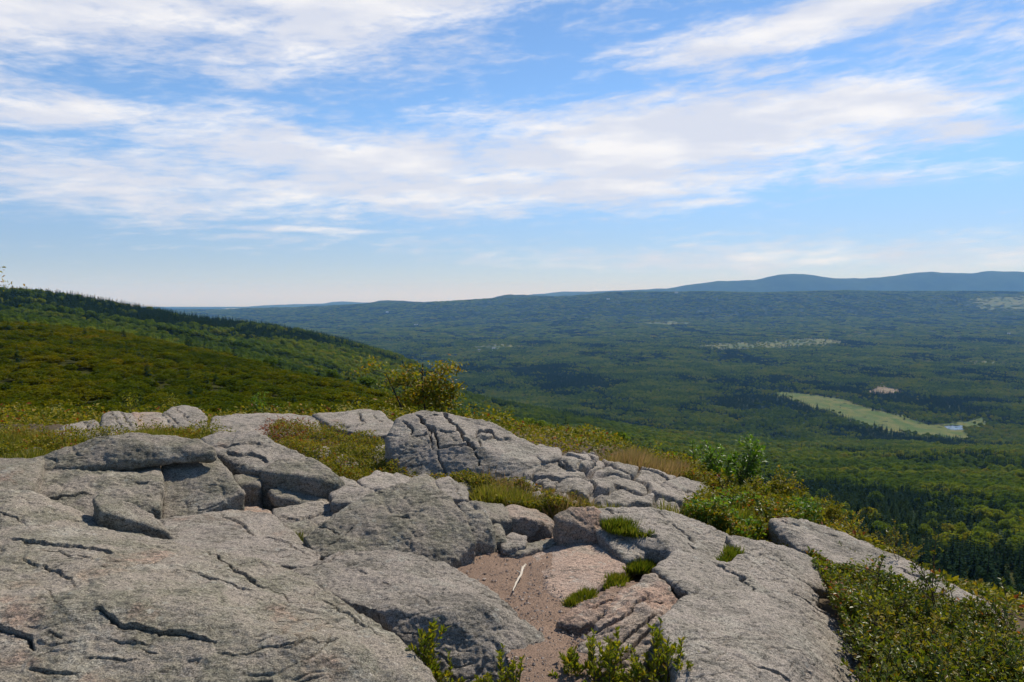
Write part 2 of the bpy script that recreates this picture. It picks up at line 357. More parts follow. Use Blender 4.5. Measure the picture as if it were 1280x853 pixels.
# far hills: long ridges with their own depth
def ridge(name, crest, D, depth, foot, col, seed):
    """crest: (px,row) list seen at distance D"""
    cx = np.array([c[0] for c in crest], float); cr = np.array([c[1] for c in crest], float)
    px = np.linspace(cx[0], cx[-1], 260); row = pchip(cx, cr, px)
    zc = -(row-370)*D/F_PX; v = np.linspace(-1, 1, 41)
    A, V = np.meshgrid(np.arange(len(px)), v, indexing='ij')
    d = D+V*depth; x = (px[A]-CX)/F_PX*D*(1+V*depth/D*.3)
    prof = np.clip(1-np.abs(V)**1.5, 0, 1)
    P = np.stack([x.ravel(), d.ravel(), np.zeros(x.size)], 1)
    rough = (fbm(P/2600.+seed, 4)*.16)*prof.ravel()*(1-prof.ravel()*.55)
    z = foot+(zc[A].ravel()-foot)*np.clip(prof.ravel()+rough, 0, 1.03)+26*fbm(P/520.+seed, 4)*prof.ravel()
    P[:, 2] = z; n, k = A.shape; idx = np.arange(n*k).reshape(n, k)
    F = np.stack([idx[:-1, :-1].ravel(), idx[1:, :-1].ravel(), idx[1:, 1:].ravel(), idx[:-1, 1:].ravel()], 1)
    m, t, out = new_mat(name+'_woods'); g = t.node('ShaderNodeNewGeometry')
    c = t.mix(t.ramp(t.noise(g.outputs['Position'], .002, 6, .65), .4, .62), tuple(a*.65 for a in col)+(1,), col+(1,))
    t.l.new(principled(t, c, 1, .05), out.inputs[0])
    return tag(mesh_obj(name, P, F, m), kind='structure')
ridge('far_hills', [(-900,384),(100,390),(240,388),(300,384),(335,381.5),(365,380.5),(400,379.5),(425,376.5),(450,378),(500,379),(570,376),(640,370),(700,365),(800,364),(1000,366),(2200,366)], 29000, 2200, -420, (.035, .05, .02), 3.1)
ridge('mountains', [(560,380),(640,372),(760,364),(835,360),(880,353),(940,350),(985,343),(1050,348.5),(1120,346),(1150,341.5),(1200,343),(1250,338.5),(1300,341),(1500,334),(1800,345),(2200,350)], 24000, 1900, -420, (.032, .05, .02), 8.7)
ridge('hills', [(240,402),(300,393),(360,389),(410,386),(445,381),(485,375.5),(530,377),(600,373.5),(640,369),(690,371.5),(800,374),(900,378)], 14500, 1200, -420, (.028, .045, .016), 5.3)

# valley clearings, pond, pit
def drape(name, poly, mat, lift=.6, D_of=ground_hit, n=40):
    xs = [p[0] for p in poly]; ys = [p[1] for p in poly]
    gx, gy = np.meshgrid(np.linspace(min(xs), max(xs), n), np.linspace(min(ys), max(ys), n), indexing='ij')
    D = D_of(gx.ravel(), gy.ravel()); P = gp(gx.ravel(), D); P[:, 2] += lift
    idx = np.arange(n*n).reshape(n, n)
    F = np.stack([idx[:-1, :-1].ravel(), idx[1:, :-1].ravel(), idx[1:, 1:].ravel(), idx[:-1, 1:].ravel()], 1)
    cx = gx.ravel()[F].mean(1); cy = gy.ravel()[F].mean(1)
    return tag(mesh_obj(name, P, F[inside(poly, cx, cy)], mat), kind='structure')
def field_mat(name, a, b, scale):
    m, t, out = new_mat(name); g = t.node('ShaderNodeNewGeometry')
    c = t.mix(t.ramp(t.noise(t.mapping(g.outputs['Position'], (1, .5, 1)), scale, 6, .65, .5), .35, .65), a+(1,), b+(1,))
    t.l.new(principled(t, c, 1, .1), out.inputs[0]); return m
M_FIELD = field_mat('meadow_grass', (.050, .085, .017), (.115, .115, .033), .02)
M_PALE = field_mat('pale_field', (.06, .085, .025), (.115, .115, .04), .006)
M_SAND = field_mat('pit_sand', (.12, .095, .06), (.21, .165, .11), .03)
POND = [(1184,534),(1192,532),(1208,533),(1214,536),(1208,539),(1198,539.5),(1189,537.5)]
PIT = [(1084,491),(1098,486),(1103,479),(1108,479),(1112,486),(1132,489),(1128,492),(1100,494)]
CLEAR = [[(862,437),(900,432),(960,429),(1020,427),(1062,430),(1040,434),(985,436),(940,440),(900,441)], [(1210,402),(1280,401),(1400,402),(1400,406),(1280,406),(1225,405)], [(575,437),(620,433),(660,434),(650,437),(600,439)], [(1262,566),(1300,563),(1330,567),(1300,572),(1268,571)], [(780,412),(840,410),(870,412),(820,414)], [(690,396),(740,394),(760,396),(720,398)], [(1200,452),(1236,450),(1260,453),(1215,455)]]
drape('meadow', MEADOW, M_FIELD, .8, n=70)
for q in CLEAR: drape('field', q, M_PALE, 4. if q[0][1] < 500 else 1.0)
drape('sand_pit', PIT, M_SAND, 2.5)
mw, tw, ow = new_mat('pond_water'); tw.l.new(principled(tw, (.02, .03, .035, 1), .06, .5), ow.inputs[0])
drape('pond', POND, mw, 1.3)

# the air over the valley
def build_haze():
    X, Y0, Y1, Z0, Z1 = 46000, -3000, 62500, -520, 840
    V = np.array([(x, y, z) for z in (Z0, Z1) for (x, y) in ((-X, Y0), (X, Y0), (X, Y1), (-X, Y1))], float)
    F = np.array([(0,3,2,1),(4,5,6,7),(0,1,5,4),(1,2,6,5),(2,3,7,6),(3,0,4,7)])
    m, t, out = new_mat('valley_air'); v = t.node('ShaderNodeVolumePrincipled')
    v.inputs['Color'].default_value = HAZE_COL; v.inputs['Absorption Color'].default_value = (1, 1, 1, 1); v.inputs['Density'].default_value = HAZE_DENSITY; v.inputs['Anisotropy'].default_value = 0.
    t.l.new(v.outputs[0], out.inputs['Volume'])
    tag(mesh_obj('haze', V, F, m, smooth=False), kind='stuff')
HAZE_DENSITY, HAZE_COL = 2.8e-5, (.21, .50, 1., 1)
build_haze()

# ------------------------------------------------------------------ rocks
def smooth_verts(V, E, it, lam=.5):
    n = len(V); a = np.concatenate([E[:, 0], E[:, 1]]); b = np.concatenate([E[:, 1], E[:, 0]])
    deg = np.maximum(np.bincount(a, minlength=n), 1)
    for _ in range(it):
        S = np.stack([np.bincount(a, V[b, k], n) for k in range(3)], 1)/deg[:, None]; V = V+(S-V)*lam
    return V
def pt(p):
    px, row, q = p; d = ray(px, row)
    if q > 1.5: return d*q
    D = 5.
    for _ in range(40):
        D = .5*D+.5*(base_z(d[0]*D, D)+q)/d[2]
    return d*D
TOTAL = [0]
def rock(name, label, pts, mat=None, drop=None, rnd=.025, amp=1., cracks=(), seed=0., vox=None, cells=None, micro=1., group='granite slabs and boulders of the ledge'):
    rnd *= .42
    grow = 1.05 if seed in (8., 16., 27., 28., 30., 31., 32., 33., 34., 35., 36., 54.) else 1.02
    cpx = .5*(min(p[0] for p in pts)+max(p[0] for p in pts)); crow = .5*(min(p[1] for p in pts)+max(p[1] for p in pts))
    P = np.array([pt((cpx+(p[0]-cpx)*grow, crow+(p[1]-crow)*(grow if p[1] > crow else 1.), p[2])) for p in pts])
    Bt = P.copy()
    if drop is None: Bt[:, 2] = np.minimum(P[:, 2]-.10, base_z(P[:, 0], P[:, 1])-.28)
    else: Bt[:, 2] -= drop
    bm = bmesh.new()
    for v in np.concatenate([P, Bt]): bm.verts.new(v)
    r = bmesh.ops.convex_hull(bm, input=bm.verts)
    bmesh.ops.delete(bm, geom=list({g for g in r['geom_interior']+r['geom_unused'] if isinstance(g, bmesh.types.BMVert)}), context='VERTS')
    bmesh.ops.recalc_face_normals(bm, faces=bm.faces)
    me = bpy.data.meshes.new('tmp'); bm.to_mesh(me); bm.free()
    o = bpy.data.objects.new('tmp', me); COL.objects.link(o)
    Dm = np.median(P[:, 1]); v = vox or min(max(.0016*Dm, .0056), .02)
    md = o.modifiers.new('r', 'REMESH'); md.mode = 'VOXEL'; md.voxel_size = v
    dg = bpy.context.evaluated_depsgraph_get(); me2 = bpy.data.meshes.new_from_object(o.evaluated_get(dg))
    bpy.data.objects.remove(o); bpy.data.meshes.remove(me)
    n = len(me2.vertices); V = np.zeros(n*3, np.float32); me2.vertices.foreach_get('co', V); V = V.reshape(-1, 3).astype(float)
    E = np.zeros(len(me2.edges)*2, np.int32); me2.edges.foreach_get('vertices', E); E = E.reshape(-1, 2)
    V = smooth_verts(V, E, int(min(60, max(2, (rnd/v)**2))))
    me2.vertices.foreach_set('co', V.astype(np.float32).ravel()); me2.update()
    N = np.zeros(n*3, np.float32); me2.vertices.foreach_get('normal', N); N = N.reshape(-1, 3).astype(float)
    Q = V+seed*3.7
    size = float(np.linalg.norm(P.max(0)-P.min(0))); L = min(.55, size*.4)
    d = .012+rnd*.35+amp*(L*.045*fbm(Q/L, 3)+.009*fbm(Q/.11, 3, .6)+.0042*fbm(Q/.032, 2))
    # chipped, faceted relief and short foliation cracks
    fac = np.abs(pnoise(Q/.22+4.1)); d -= amp*.010*sstep(.10, .0, fac)*sstep(-.1, .4, pnoise(Q/.5+9.))
    c, s = math.cos(R(-24)), math.sin(R(-24))
    Qr = np.stack([(Q[:, 0]*c-Q[:, 1]*s)/.42, (Q[:, 0]*s+Q[:, 1]*c)/.075, Q[:, 2]/.06], 1)
    Qr += .35*np.stack([pnoise(Q/.15), pnoise(Q/.15+3), pnoise(Q/.15+7)], 1)
    rr = np.abs(pnoise(Qr)); mask = sstep(.05, .35, pnoise(Q/.4+2.))
    d -= micro*.011*sstep(.07, .0, rr)*mask
    if cells:                                     # a shattered surface: blocks parted by joints
        cs, depth, step = cells
        W3 = Q/cs; W3 = np.stack([W3[:, 0], W3[:, 1]*.75, W3[:, 2]*.4], 1)+.35*np.stack([pnoise(W3*1.3), pnoise(W3*1.3+5), pnoise(W3*1.3+9)], 1)
        Ic = np.floor(W3[:, :2]).astype(int); f1 = np.full(n, 9.); f2 = np.full(n, 9.); h = np.zeros(n)
        for dx in (-1, 0, 1):
            for dy in (-1, 0, 1):
                c0 = Ic+[dx, dy]; hs = (c0[:, 0]*374761393+c0[:, 1]*668265263+int(seed*1000)) & 0x7fffffff; hs = (hs ^ (hs >> 13))*1274126177 & 0x7fffffff
                r1 = (hs & 1023)/1023.; r2 = ((hs >> 10) & 1023)/1023.; r3 = ((hs >> 20) & 1023)/1023.
                dd = np.hypot(W3[:, 0]-c0[:, 0]-r1, W3[:, 1]-c0[:, 1]-r2)
                near = dd < f1; f2 = np.where(near, f1, np.minimum(f2, dd)); h = np.where(near, r3, h); f1 = np.where(near, dd, f1)
        d += step*(h-.5)-depth*sstep(.16, .02, f2-f1)*sstep(-.5, .3, N[:, 2])
    u, w = project(V); facing = sstep(.05, .25, -(N*V).sum(1)/np.linalg.norm(V, axis=1))
    jit = 2.6*pnoise(Q/.10)+1.3*pnoise(Q/.035)
    for cr in cracks:
        line, width, depth = cr[:3]; step = cr[3] if len(cr) > 3 else 0.
        L_ = np.array(line, float); seg = np.linalg.norm(np.diff(L_, axis=0), axis=1); cum = np.concatenate([[0], np.cumsum(seg)])
        best = np.full(n, 1e9); tt = np.zeros(n); sg = np.zeros(n)
        for i in range(len(seg)):
            a = L_[i]; e = (L_[i+1]-a)/seg[i]; qx = u-a[0]; qy = w-a[1]
            t_ = np.clip(qx*e[0]+qy*e[1], 0, seg[i]); side = e[0]*qy-e[1]*qx        # + below the line
            dd = np.hypot(qx-t_*e[0], qy-t_*e[1]); m_ = dd < best
            best = np.where(m_, dd, best); tt = np.where(m_, (cum[i]+t_)/cum[-1], tt); sg = np.where(m_, side, sg)
        dj = np.abs(np.sign(sg)*best+jit); wv = width*np.clip(.9+1.1*pnoise(Q/.07+3.3), .25, 1.5)*(.25+.75*np.sqrt(np.clip(np.sin(np.pi*np.clip(tt, .03, .97)), 0, 1)))
        wv = wv*.55; prof = sstep(1.0, .45, dj/wv)
        ends = sstep(0, .08, tt)*sstep(1, .92, tt)
        d -= depth*prof*facing*np.maximum(ends, .25)
        if step:                                  # the far lip stands proud of the near one
            sd = np.sign(sg)*best+jit
            d += .7*step*facing*ends*np.where(sd < 0, np.exp(-np.abs(sd)/(width*14)), -.15*np.exp(-np.abs(sd)/(width*6)))
    V = V+N*d[:, None]
    me2.vertices.foreach_set('co', V.astype(np.float32).ravel())
    me2.polygons.foreach_set('use_smooth', np.ones(len(me2.polygons), bool)); me2.update()
    me2.materials.clear(); me2.materials.append(mat or G_GREY)
    o = bpy.data.objects.new(name, me2); COL.objects.link(o); TOTAL[0] += n
    return tag(o, label, 'rock', group)

exec_rocks = True
def build_rocks():
    # the big slab at the feet, and the ledges on the left
    rock('granite_slab', 'broad grey granite slab filling the near left corner, cut by dark diagonal cracks',
         [(-200,652,.33),(0,645,.33),(110,662,.31),(220,684,.26),(320,703,.21),(365,720,.18),(430,762,.14),(490,805,.10),(524,843,.05),(540,890,-.02),(420,980,-.1),(100,1050,-.05),(-300,1050,0),(-420,800,.25),
          (150,745,.33),(250,768,.30),(350,800,.23),(0,760,.34)], G_GREY, rnd=.05, seed=1., cracks=[
          ([(12,680),(30,685),(80,690),(110,693),(145,699)], 2.6, .035, .012), ([(28,706),(55,716),(75,722),(95,738)], 2.4, .03, .012), ([(54,694),(75,697),(120,707)], 1.8, .02),
          ([(117,770),(125,768),(150,788),(185,793),(228,797),(240,802),(268,808)], 4.2, .06, .02), ([(-30,775),(0,786),(20,795),(38,802),(44,816)], 5, .06, .02),
          ([(228,721),(250,725),(275,731),(315,741)], 2.2, .03, .006), ([(258,697),(275,705),(295,718),(312,730),(330,738)], 3, .04, .008), ([(203,723),(222,721)], 1.5, .02),
          ([(135,802),(150,807),(190,808)], 1.7, .02, .006), ([(175,813),(197,819)], 1.5, .02), ([(60,796),(78,803)], 2, .02), ([(30,787),(52,790)], 1.5, .015), ([(105,827),(175,829)], 1.4, .015, .006), ([(36,840),(60,846),(95,850)], 3.2, .03, .01),
          ([(272,820),(310,822),(330,815),(380,805),(400,812)], 1.7, .018, .006), ([(335,738),(355,745),(361,760)], 1.6, .02), ([(382,803),(395,810),(420,806)], 2.2, .025), ([(52,735),(62,745),(75,770),(86,781)], 1.3, .015), ([(399,752),(415,765),(432,776),(450,790),(462,792)], 2.4, .03, .006), ([(440,775),(470,800),(480,803)], 1.3, .015), ([(235,830),(250,828),(245,835)], 2., .02)])
    rock('bedrock_hump', 'rounded grey rock hump between the big slab and the split block',
         [(-160,607,.43),(-50,610,.43),(30,616,.42),(60,630,.38),(105,655,.29),(180,674,.20),(160,688,.22),(60,672,.31),(0,664,.34),(-140,660,.34),(20,640,.40),(-90,640,.42)], G_GREY, rnd=.06, seed=2.,
         cracks=[([(-20,640),(20,652),(30,656)], 2, .02)])
    rock('granite_ledge', 'flat grey ledge at the left edge, left of the split block',
         [(-160,582,.42),(0,584,.41),(40,574,.43),(56,571,.43),(42,592,.40),(37,612,.36),(-20,618,.38),(-160,612,.40)], G_GREY, rnd=.03, seed=3.)
    rock('granite_block', 'left half of the split grey block, lying under the overhanging cap slab',
         [(40,601,.345),(60,590,.355),(100,584,.36),(140,578,.36),(172,572,.37),(197,578,.365),(200,600,.32),(199,632,.22),(190,650,.12),(130,660,.12),(60,640,.2),(40,615,.30),(150,566,.40),(80,577,.37)], G_GREY, rnd=.02, seed=4., amp=1.1,
         cracks=[([(60,628),(80,624),(105,619),(118,622)], 1.8, .025, .008), ([(168,604),(178,606),(186,605)], 3.2, .02)])
    rock('granite_block', 'right half of the split grey block, smooth tilted face with dark shaded underside',
         [(203,579,.37),(225,572,.385),(258,567,.40),(267,568,.40),(304,617,.22),(304,627,.16),(262,638,.13),(205,648,.10),(204,655,.07),(240,560,.43)], G_GREY, rnd=.016, seed=5., drop=.11)
    rock('cap_slab', 'overhanging grey cap slab resting across the split block',
         [(41,583,.39),(60,571,.43),(92,559,.49),(130,547,.555),(165,543,.565),(220,545,.55),(248,551,.52),(264,561,.485),(265,568,.45),(240,566,.455),(205,571,.435),(170,564,.47),(140,571,.445),(100,579,.41),(45,590,.37),(205,556,.515),(170,558,.515)], G_GREY, drop=.04, rnd=.012, seed=6., amp=1.1)
    rock('wedge_boulder', 'small pointed grey boulder with a dark left side, leaning on the split block',
         [(118,624,.42),(127,621,.42),(150,627,.40),(170,633,.37),(190,646,.31),(206,664,.25),(226,681,.16),(160,676,.20),(121,657,.26),(150,667,.23),(128,640,.39)], G_GREY, rnd=.012, seed=7.)
    rock('bedrock_slab', 'pale pinkish bedrock below the split block',
         [(200,655,.13),(255,647,.11),(300,637,.10),(330,640,.10),(352,662,.10),(362,682,.10),(396,692,.10),(388,708,.13),(330,704,.17),(230,690,.21),(210,672,.18)], G_LIGHT, rnd=.03, seed=8.,
         cracks=[([(275,646),(300,660),(320,676)], 1.8, .02, .01), ([(330,675),(360,684),(385,698)], 2, .02, .008)])
    rock('granite_slab', 'stepped grey slab just right of the cap slab',
         [(254,549,.38),(275,541,.42),(315,542,.42),(345,556,.38),(392,574,.30),(340,592,.27),(300,588,.27),(283,575,.33),(262,562,.36)], G_LIGHT, rnd=.02, seed=9.,
         cracks=[([(283,570),(297,576),(315,572),(338,578)], 3.2, .04, .03), ([(262,560),(300,562),(330,556)], 1.8, .02, .02)])
    rock('rounded_boulder', 'long rounded boulder with a dark brownish front, below the stepped slab',
         [(328,590,.29),(350,577,.335),(388,574,.335),(412,590,.27),(428,604,.18),(350,594,6.03),(395,599,6.0),(420,607,6.08),(335,612,6.1),(375,617,6.08),(412,620,6.12)], G_GREY, rnd=.04, seed=10.)
    rock('small_boulder', 'small dark boulder wedged left of the long rounded boulder',
         [(292,597,6.05),(312,592,6.2),(326,599,6.1),(296,606,5.95),(322,607,5.95),(298,618,5.93),(324,617,5.97)], G_GREY, rnd=.02, seed=11.)
    rock('flat_stone', 'flat grey stone under the long rounded boulder',
         [(337,613,5.98),(370,610,6.08),(407,620,6.1),(406,628,5.95),(380,630,5.88),(345,622,5.86)], G_GREY, drop=.06, rnd=.014, seed=12.)
    rock('tilted_slab', 'narrow tilted grey slab with rough edge, left of the large slanting rock face',
         [(342,638,5.72),(380,631,5.9),(432,627,6.0),(430,637,5.8),(400,655,5.48),(365,662,5.42),(345,648,5.55)], G_LIGHT, drop=.08, rnd=.014, seed=13., cracks=[([(345,650),(375,652),(425,638)], 2., .025, .01)])
    rock('broken_slab', 'jagged pinkish slab at the lower right corner of the split block',
         [(262,646,5.72),(300,629,6.0),(332,637,5.85),(348,657,5.45),(320,668,5.32),(288,657,5.5)], G_PINK, drop=.2, rnd=.014, seed=14., amp=1.4)
    rock('broken_slab', 'dark jagged chunk in the gap under the narrow tilted slab',
         [(350,660,5.3),(395,652,5.5),(430,645,5.6),(410,668,5.2),(372,678,5.1)], G_GREY, drop=.2, rnd=.012, seed=14.5, amp=1.5)
    rock('granite_slab', 'low grey slab at the tail of the long rounded boulder',
         [(412,597,6.35),(430,598,6.4),(456,608,6.25),(462,616,6.05),(440,622,5.95),(418,616,6.05)], G_LIGHT, rnd=.02, seed=15.)
    rock('small_boulder', 'small pale boulder just above the left end of the large slanting rock face',
         [(414,618,5.85),(430,609,6.0),(458,611,6.0),(470,618,5.8),(440,630,5.62),(418,630,5.65)], G_LIGHT, rnd=.02, seed=15.5)
    rock('slanting_rock', 'large slanting lichen covered rock face in the middle of the ledge',
         [(386,672,.16),(412,655,.20),(440,637,.26),(470,613,.33),(500,606,.345),(535,608,.345),(560,619,.31),(574,645,.23),(588,680,.11),(586,698,.02),(556,706,.02),(470,686,.09),(400,694,.10)], G_GREY, rnd=.025, seed=16., amp=1.2,
         cracks=[([(499,652),(508,650),(512,653)], 4., .025), ([(385,660),(410,663),(425,672)], 2, .03), ([(400,690),(430,672),(452,655)], 1.3, .015)])
    rock('granite_block', 'narrow upright block split off the right end of the large slanting rock face',
         [(573,629,.28),(595,627,.28),(606,638,.235),(617,665,.12),(613,682,.04),(596,690,.0),(592,678,.08),(584,655,.18)], G_GREY, rnd=.018, seed=17.)
    rock('granite_slab', 'slim grey slab behind the narrow upright block',
         [(592,628,5.6),(625,632,5.75),(643,646,5.55),(638,652,5.4),(612,650,5.32),(604,640,5.4)], G_GREY, drop=.1, rnd=.016, seed=18.)
    rock('flat_boulder', 'flat topped boulder with a shadowed reddish front, beside the gravel',
         [(616,641,5.65),(640,633,5.85),(670,640,5.8),(690,653,5.55),(626,652,5.45),(656,648,5.4),(690,658,5.46),(630,665,5.42),(660,672,5.38),(688,667,5.43)], G_PINK, drop=.04, rnd=.016, seed=19.)
    rock('small_stone', 'small upright stone wedged beside the narrow upright block',
         [(615,658,5.2),(623,655,5.3),(629,662,5.2),(630,676,5.08),(616,681,5.06)], G_GREY, drop=.05, rnd=.012, seed=20.)
    rock('small_stone', 'small rounded grey stone under the flat topped boulder',
         [(626,677,5.12),(640,667,5.28),(657,672,5.22),(656,682,5.02),(630,689,4.94)], G_LIGHT, drop=.06, rnd=.014, seed=21.)
    rock('flat_stone', 'thin flat stone lying at the top of the gravel',
         [(632,691,4.97),(660,680,5.15),(705,670,5.35),(692,680,5.15),(650,693,4.93)], G_GREY, drop=.05, rnd=.01, seed=22.)
    rock('small_boulder', 'small rounded boulder directly behind the large slanting rock face',
         [(448,601,6.3),(470,591,6.55),(495,593,6.55),(522,602,6.35),(515,614,6.05),(460,612,6.05)], G_LIGHT, drop=.2, rnd=.03, seed=23.)
    rock('small_boulder', 'grey boulder with a dark left cheek, behind the large slanting rock face',
         [(506,602,6.3),(530,593,6.5),(546,603,6.35),(548,617,6.0),(520,616,6.0)], G_GREY, drop=.2, rnd=.03, seed=24.)
    rock('small_boulder', 'ribbed grey boulder by the yellow grass behind the slanting rock face',
         [(545,602,6.3),(560,597,6.45),(582,612,6.15),(584,626,5.8),(555,624,5.85)], G_LIGHT, drop=.2, rnd=.025, seed=25., cracks=[([(560,598),(570,612),(575,624)], 1.4, .02)])
    rock('small_stone', 'small dark stone half buried in the yellow grass',
         [(568,606,6.6),(582,602,6.7),(596,608,6.6),(592,614,6.4),(572,613,6.4)], G_GREY, drop=.2, rnd=.02, seed=26.)
    rock('granite_slab', 'long pale slab with a dark shaded front in the near middle, right of the big slab',
         [(362,718,.13),(395,710,.12),(445,688,.11),(520,703,.10),(557,709,.08),(600,731,.07),(640,764,.05),(602,761,.135),(550,769,.135),(480,763,.14),(440,752,.135),(672,795,3.75),(695,835,3.6),(715,890,3.4),(560,900,3.35),(500,815,3.65),(450,770,3.8)], G_LIGHT, rnd=.028, seed=27., amp=1.3,
         cracks=[([(440,718),(460,722)], 1.8, .015), ([(475,730),(488,738)], 1.5, .015), ([(385,712),(420,700),(432,692)], 1.8, .02, .01), ([(520,748),(538,760)], 1.6, .015)])
    rock('bedrock_slab', 'flat pink bedrock sheet beside the gravel patch',
         [(668,697,-.02),(700,674,-.005),(745,670,.015),(781,697,.005),(777,714,-.005),(740,738,-.02),(706,757,-.03),(690,745,-.028),(684,716,-.02)], G_ROSE, rnd=.02, seed=28., amp=.5, micro=.5)
    rock('granite_block', 'pink topped block with a dark broken left side at the head of the gravel',
         [(694,646,.19),(715,634,.23),(745,637,.20),(762,652,.13),(748,668,.075),(727,668,.075),(700,650,.18),(712,655,.15),(698,660,.08)], G_PINK, rnd=.016, seed=29., amp=1.3)
    rock('granite_slab', 'long pale slab sloping right behind the pink bedrock sheet',
         [(742,641,.17),(770,636,.19),(820,636,.19),(850,644,.17),(900,667,.12),(918,681,.08),(906,700,.06),(890,712,.05),(855,694,.09),(806,686,.07),(770,655,.13)], G_LIGHT, rnd=.03, seed=30.,
         cracks=[([(838,657),(852,668),(868,680)], 2.2, .03, .01), ([(858,682),(868,692)], 2., .03), ([(820,640),(836,652)], 1.6, .02), ([(755,638),(768,645)], 2, .02), ([(800,668),(815,675),(826,684)], 2.5, .03, .01)])
    rock('granite_slab', 'pale slab between two moss pads behind the pink bedrock sheet',
         [(746,663,.10),(775,661,.115),(802,666,.11),(826,680,.09),(806,696,.03),(782,701,.02),(760,684,.03)], G_LIGHT, rnd=.02, seed=31., drop=.1)
    rock('granite_slab', 'pale slab with a square shadowed corner beside the mossy strip',
         [(821,712,.13),(850,690,.14),(900,706,.12),(930,712,.09),(985,742,.02),(965,760,.05),(900,760,.10),(863,742,.13)], G_LIGHT, rnd=.012, seed=32.,
         cracks=[([(892,707),(912,717),(935,732),(957,760)], 3., .05, .006), ([(903,738),(915,743)], 1.6, .015)])
    rock('granite_slab', 'big pale dome shaped slab in the near right, crossed by one long crack',
         [(846,765,.15),(862,743,.145),(930,742,.12),(975,738,.07),(1000,745,.0),(1045,785,-.10),(1085,822,-.18),(1112,856,-.25),(1125,920,-.3),(980,1000,-.1),(880,950,.02),(842,850,3.45),(834,795,3.72),(834,782,.14),(930,850,.13),(1000,820,.07)], G_LIGHT, rnd=.03, seed=33.,
         cracks=[([(945,722),(985,742),(1030,772),(1065,800),(1100,828)], 2.6, .04, .012), ([(935,830),(960,838),(985,853)], 2.5, .03, .008), ([(973,753),(988,758)], 1.5, .015)])
    rock('granite_slab', 'smooth pale slab shoulder behind the big dome slab',
         [(905,707,.10),(930,695,.12),(960,702,.10),(1000,728,.02),(1020,745,-.02),(1010,765,-.02),(975,752,.03),(930,722,.08)], G_LIGHT, rnd=.03, seed=34., cracks=[([(918,700),(940,712),(925,716)], 1.6, .02)])
    rock('granite_slab', 'low pale slab running down to the leafy shrubs on the right',
         [(912,670,.15),(940,674,.14),(985,685,.10),(1025,702,.05),(1060,724,-.02),(1035,738,-.05),(1000,728,.0),(960,704,.06),(925,690,.10)], G_LIGHT, rnd=.03, seed=35.)
    rock('granite_ridge', 'long sloping rock spine on the right edge of the ledge, behind the leafy shrubs',
         [(972,650,.14),(1012,651,.16),(1060,667,.14),(1120,698,.08),(1180,727,.03),(1226,752,-.02),(1262,790,-.15),(1300,850,-.3),(1210,775,-.05),(1140,744,.0),(1060,714,.02),(1000,684,.04),(980,668,.07)], G_LIGHT, rnd=.04, seed=36.,
         cracks=[([(975,655),(1000,660)], 2, .03, .01), ([(1120,712),(1140,720),(1162,728)], 2.6, .04, .01), ([(1030,668),(1050,676)], 1.8, .02)])
    rock('small_boulder', 'small pale boulder among the leafy shrubs in the near right corner',
         [(1226,848,-.02),(1240,836,.05),(1258,840,.05),(1278,856,0),(1290,880,-.05),(1240,880,-.05)], G_LIGHT, rnd=.03, seed=37.)
    rock('granite_dome', 'large cracked granite dome with the small yellow tree behind it',
         [(486,548,7.4),(500,526,7.65),(530,516,7.8),(560,518,7.8),(610,530,7.7),(640,542,7.6),(670,560,7.4),(700,585,7.1),(713,602,6.95),(712,620,6.75),(690,628,6.65),(640,616,6.75),(590,610,6.85),(540,608,6.9),(505,604,6.95),(495,570,7.25),(600,560,7.15),(520,545,7.4),(655,580,7.0),(545,560,7.2)], G_LIGHT, rnd=.09, seed=38., amp=1.0, vox=.012,
         cracks=[([(520,522),(535,535),(545,545),(549,562)], 4.2, .12), ([(552,518),(568,535),(580,550),(590,559)], 4.4, .12), ([(515,548),(530,545),(538,540),(540,562)], 2.6, .07), ([(548,562),(565,560),(590,557),(597,575),(602,594)], 2.6, .06), ([(548,542),(565,543),(580,540)], 1.8, .03), ([(530,526),(548,522)], 2, .03), ([(505,530),(515,538),(514,546)], 3, .05), ([(595,549),(600,543),(612,543),(618,549)], 5.5, .16), ([(598,552),(620,549),(640,552)], 2, .02, .03), ([(548,565),(553,585),(560,600)], 1.6, .03), ([(600,560),(597,548)], 2, .04)])
    rock('granite_slab', 'weathered slab with jagged seams left of the cracked dome, behind the heath',
         [(392,520,10.4),(420,517,10.6),(455,513,10.8),(475,516,10.6),(492,530,9.9),(490,545,9.3),(460,545,9.3),(420,536,9.7)], G_LIGHT, rnd=.06, seed=39.,
         cracks=[([(448,518),(455,530),(450,536)], 2.4, .06), ([(465,520),(478,530)], 1.5, .03), ([(418,530),(440,536),(452,534)], 2, .04)])
    rock('rounded_boulder', 'low rounded boulder behind the reddish end of the heath',
         [(260,537,9.6),(268,523,10.2),(295,518,10.5),(340,519,10.5),(395,521,10.4),(400,540,9.6),(330,548,9.2),(270,545,9.3)], G_LIGHT, rnd=.07, seed=40.)
    g2 = 'row of boulders along the back edge of the ledge'
    rock('rounded_boulder', 'leftmost low boulder of the row along the back edge, cracked and half in grass',
         [(72,549,9.0),(78,536,9.4),(100,528,9.7),(118,525,9.8),(126,533,9.5),(125,548,9.0),(95,552,8.9)], G_LIGHT, rnd=.05, seed=41., group=g2, cracks=[([(104,528),(110,537),(108,548)], 2, .05), ([(80,540),(100,542)], 1.4, .03)])
    rock('small_boulder', 'tiny boulder at the left end of the row along the back edge',
         [(61,548,9.0),(64,540,9.2),(73,538,9.3),(78,548,9.0),(70,553,8.9)], G_GREY, rnd=.03, seed=41.5, group=g2)
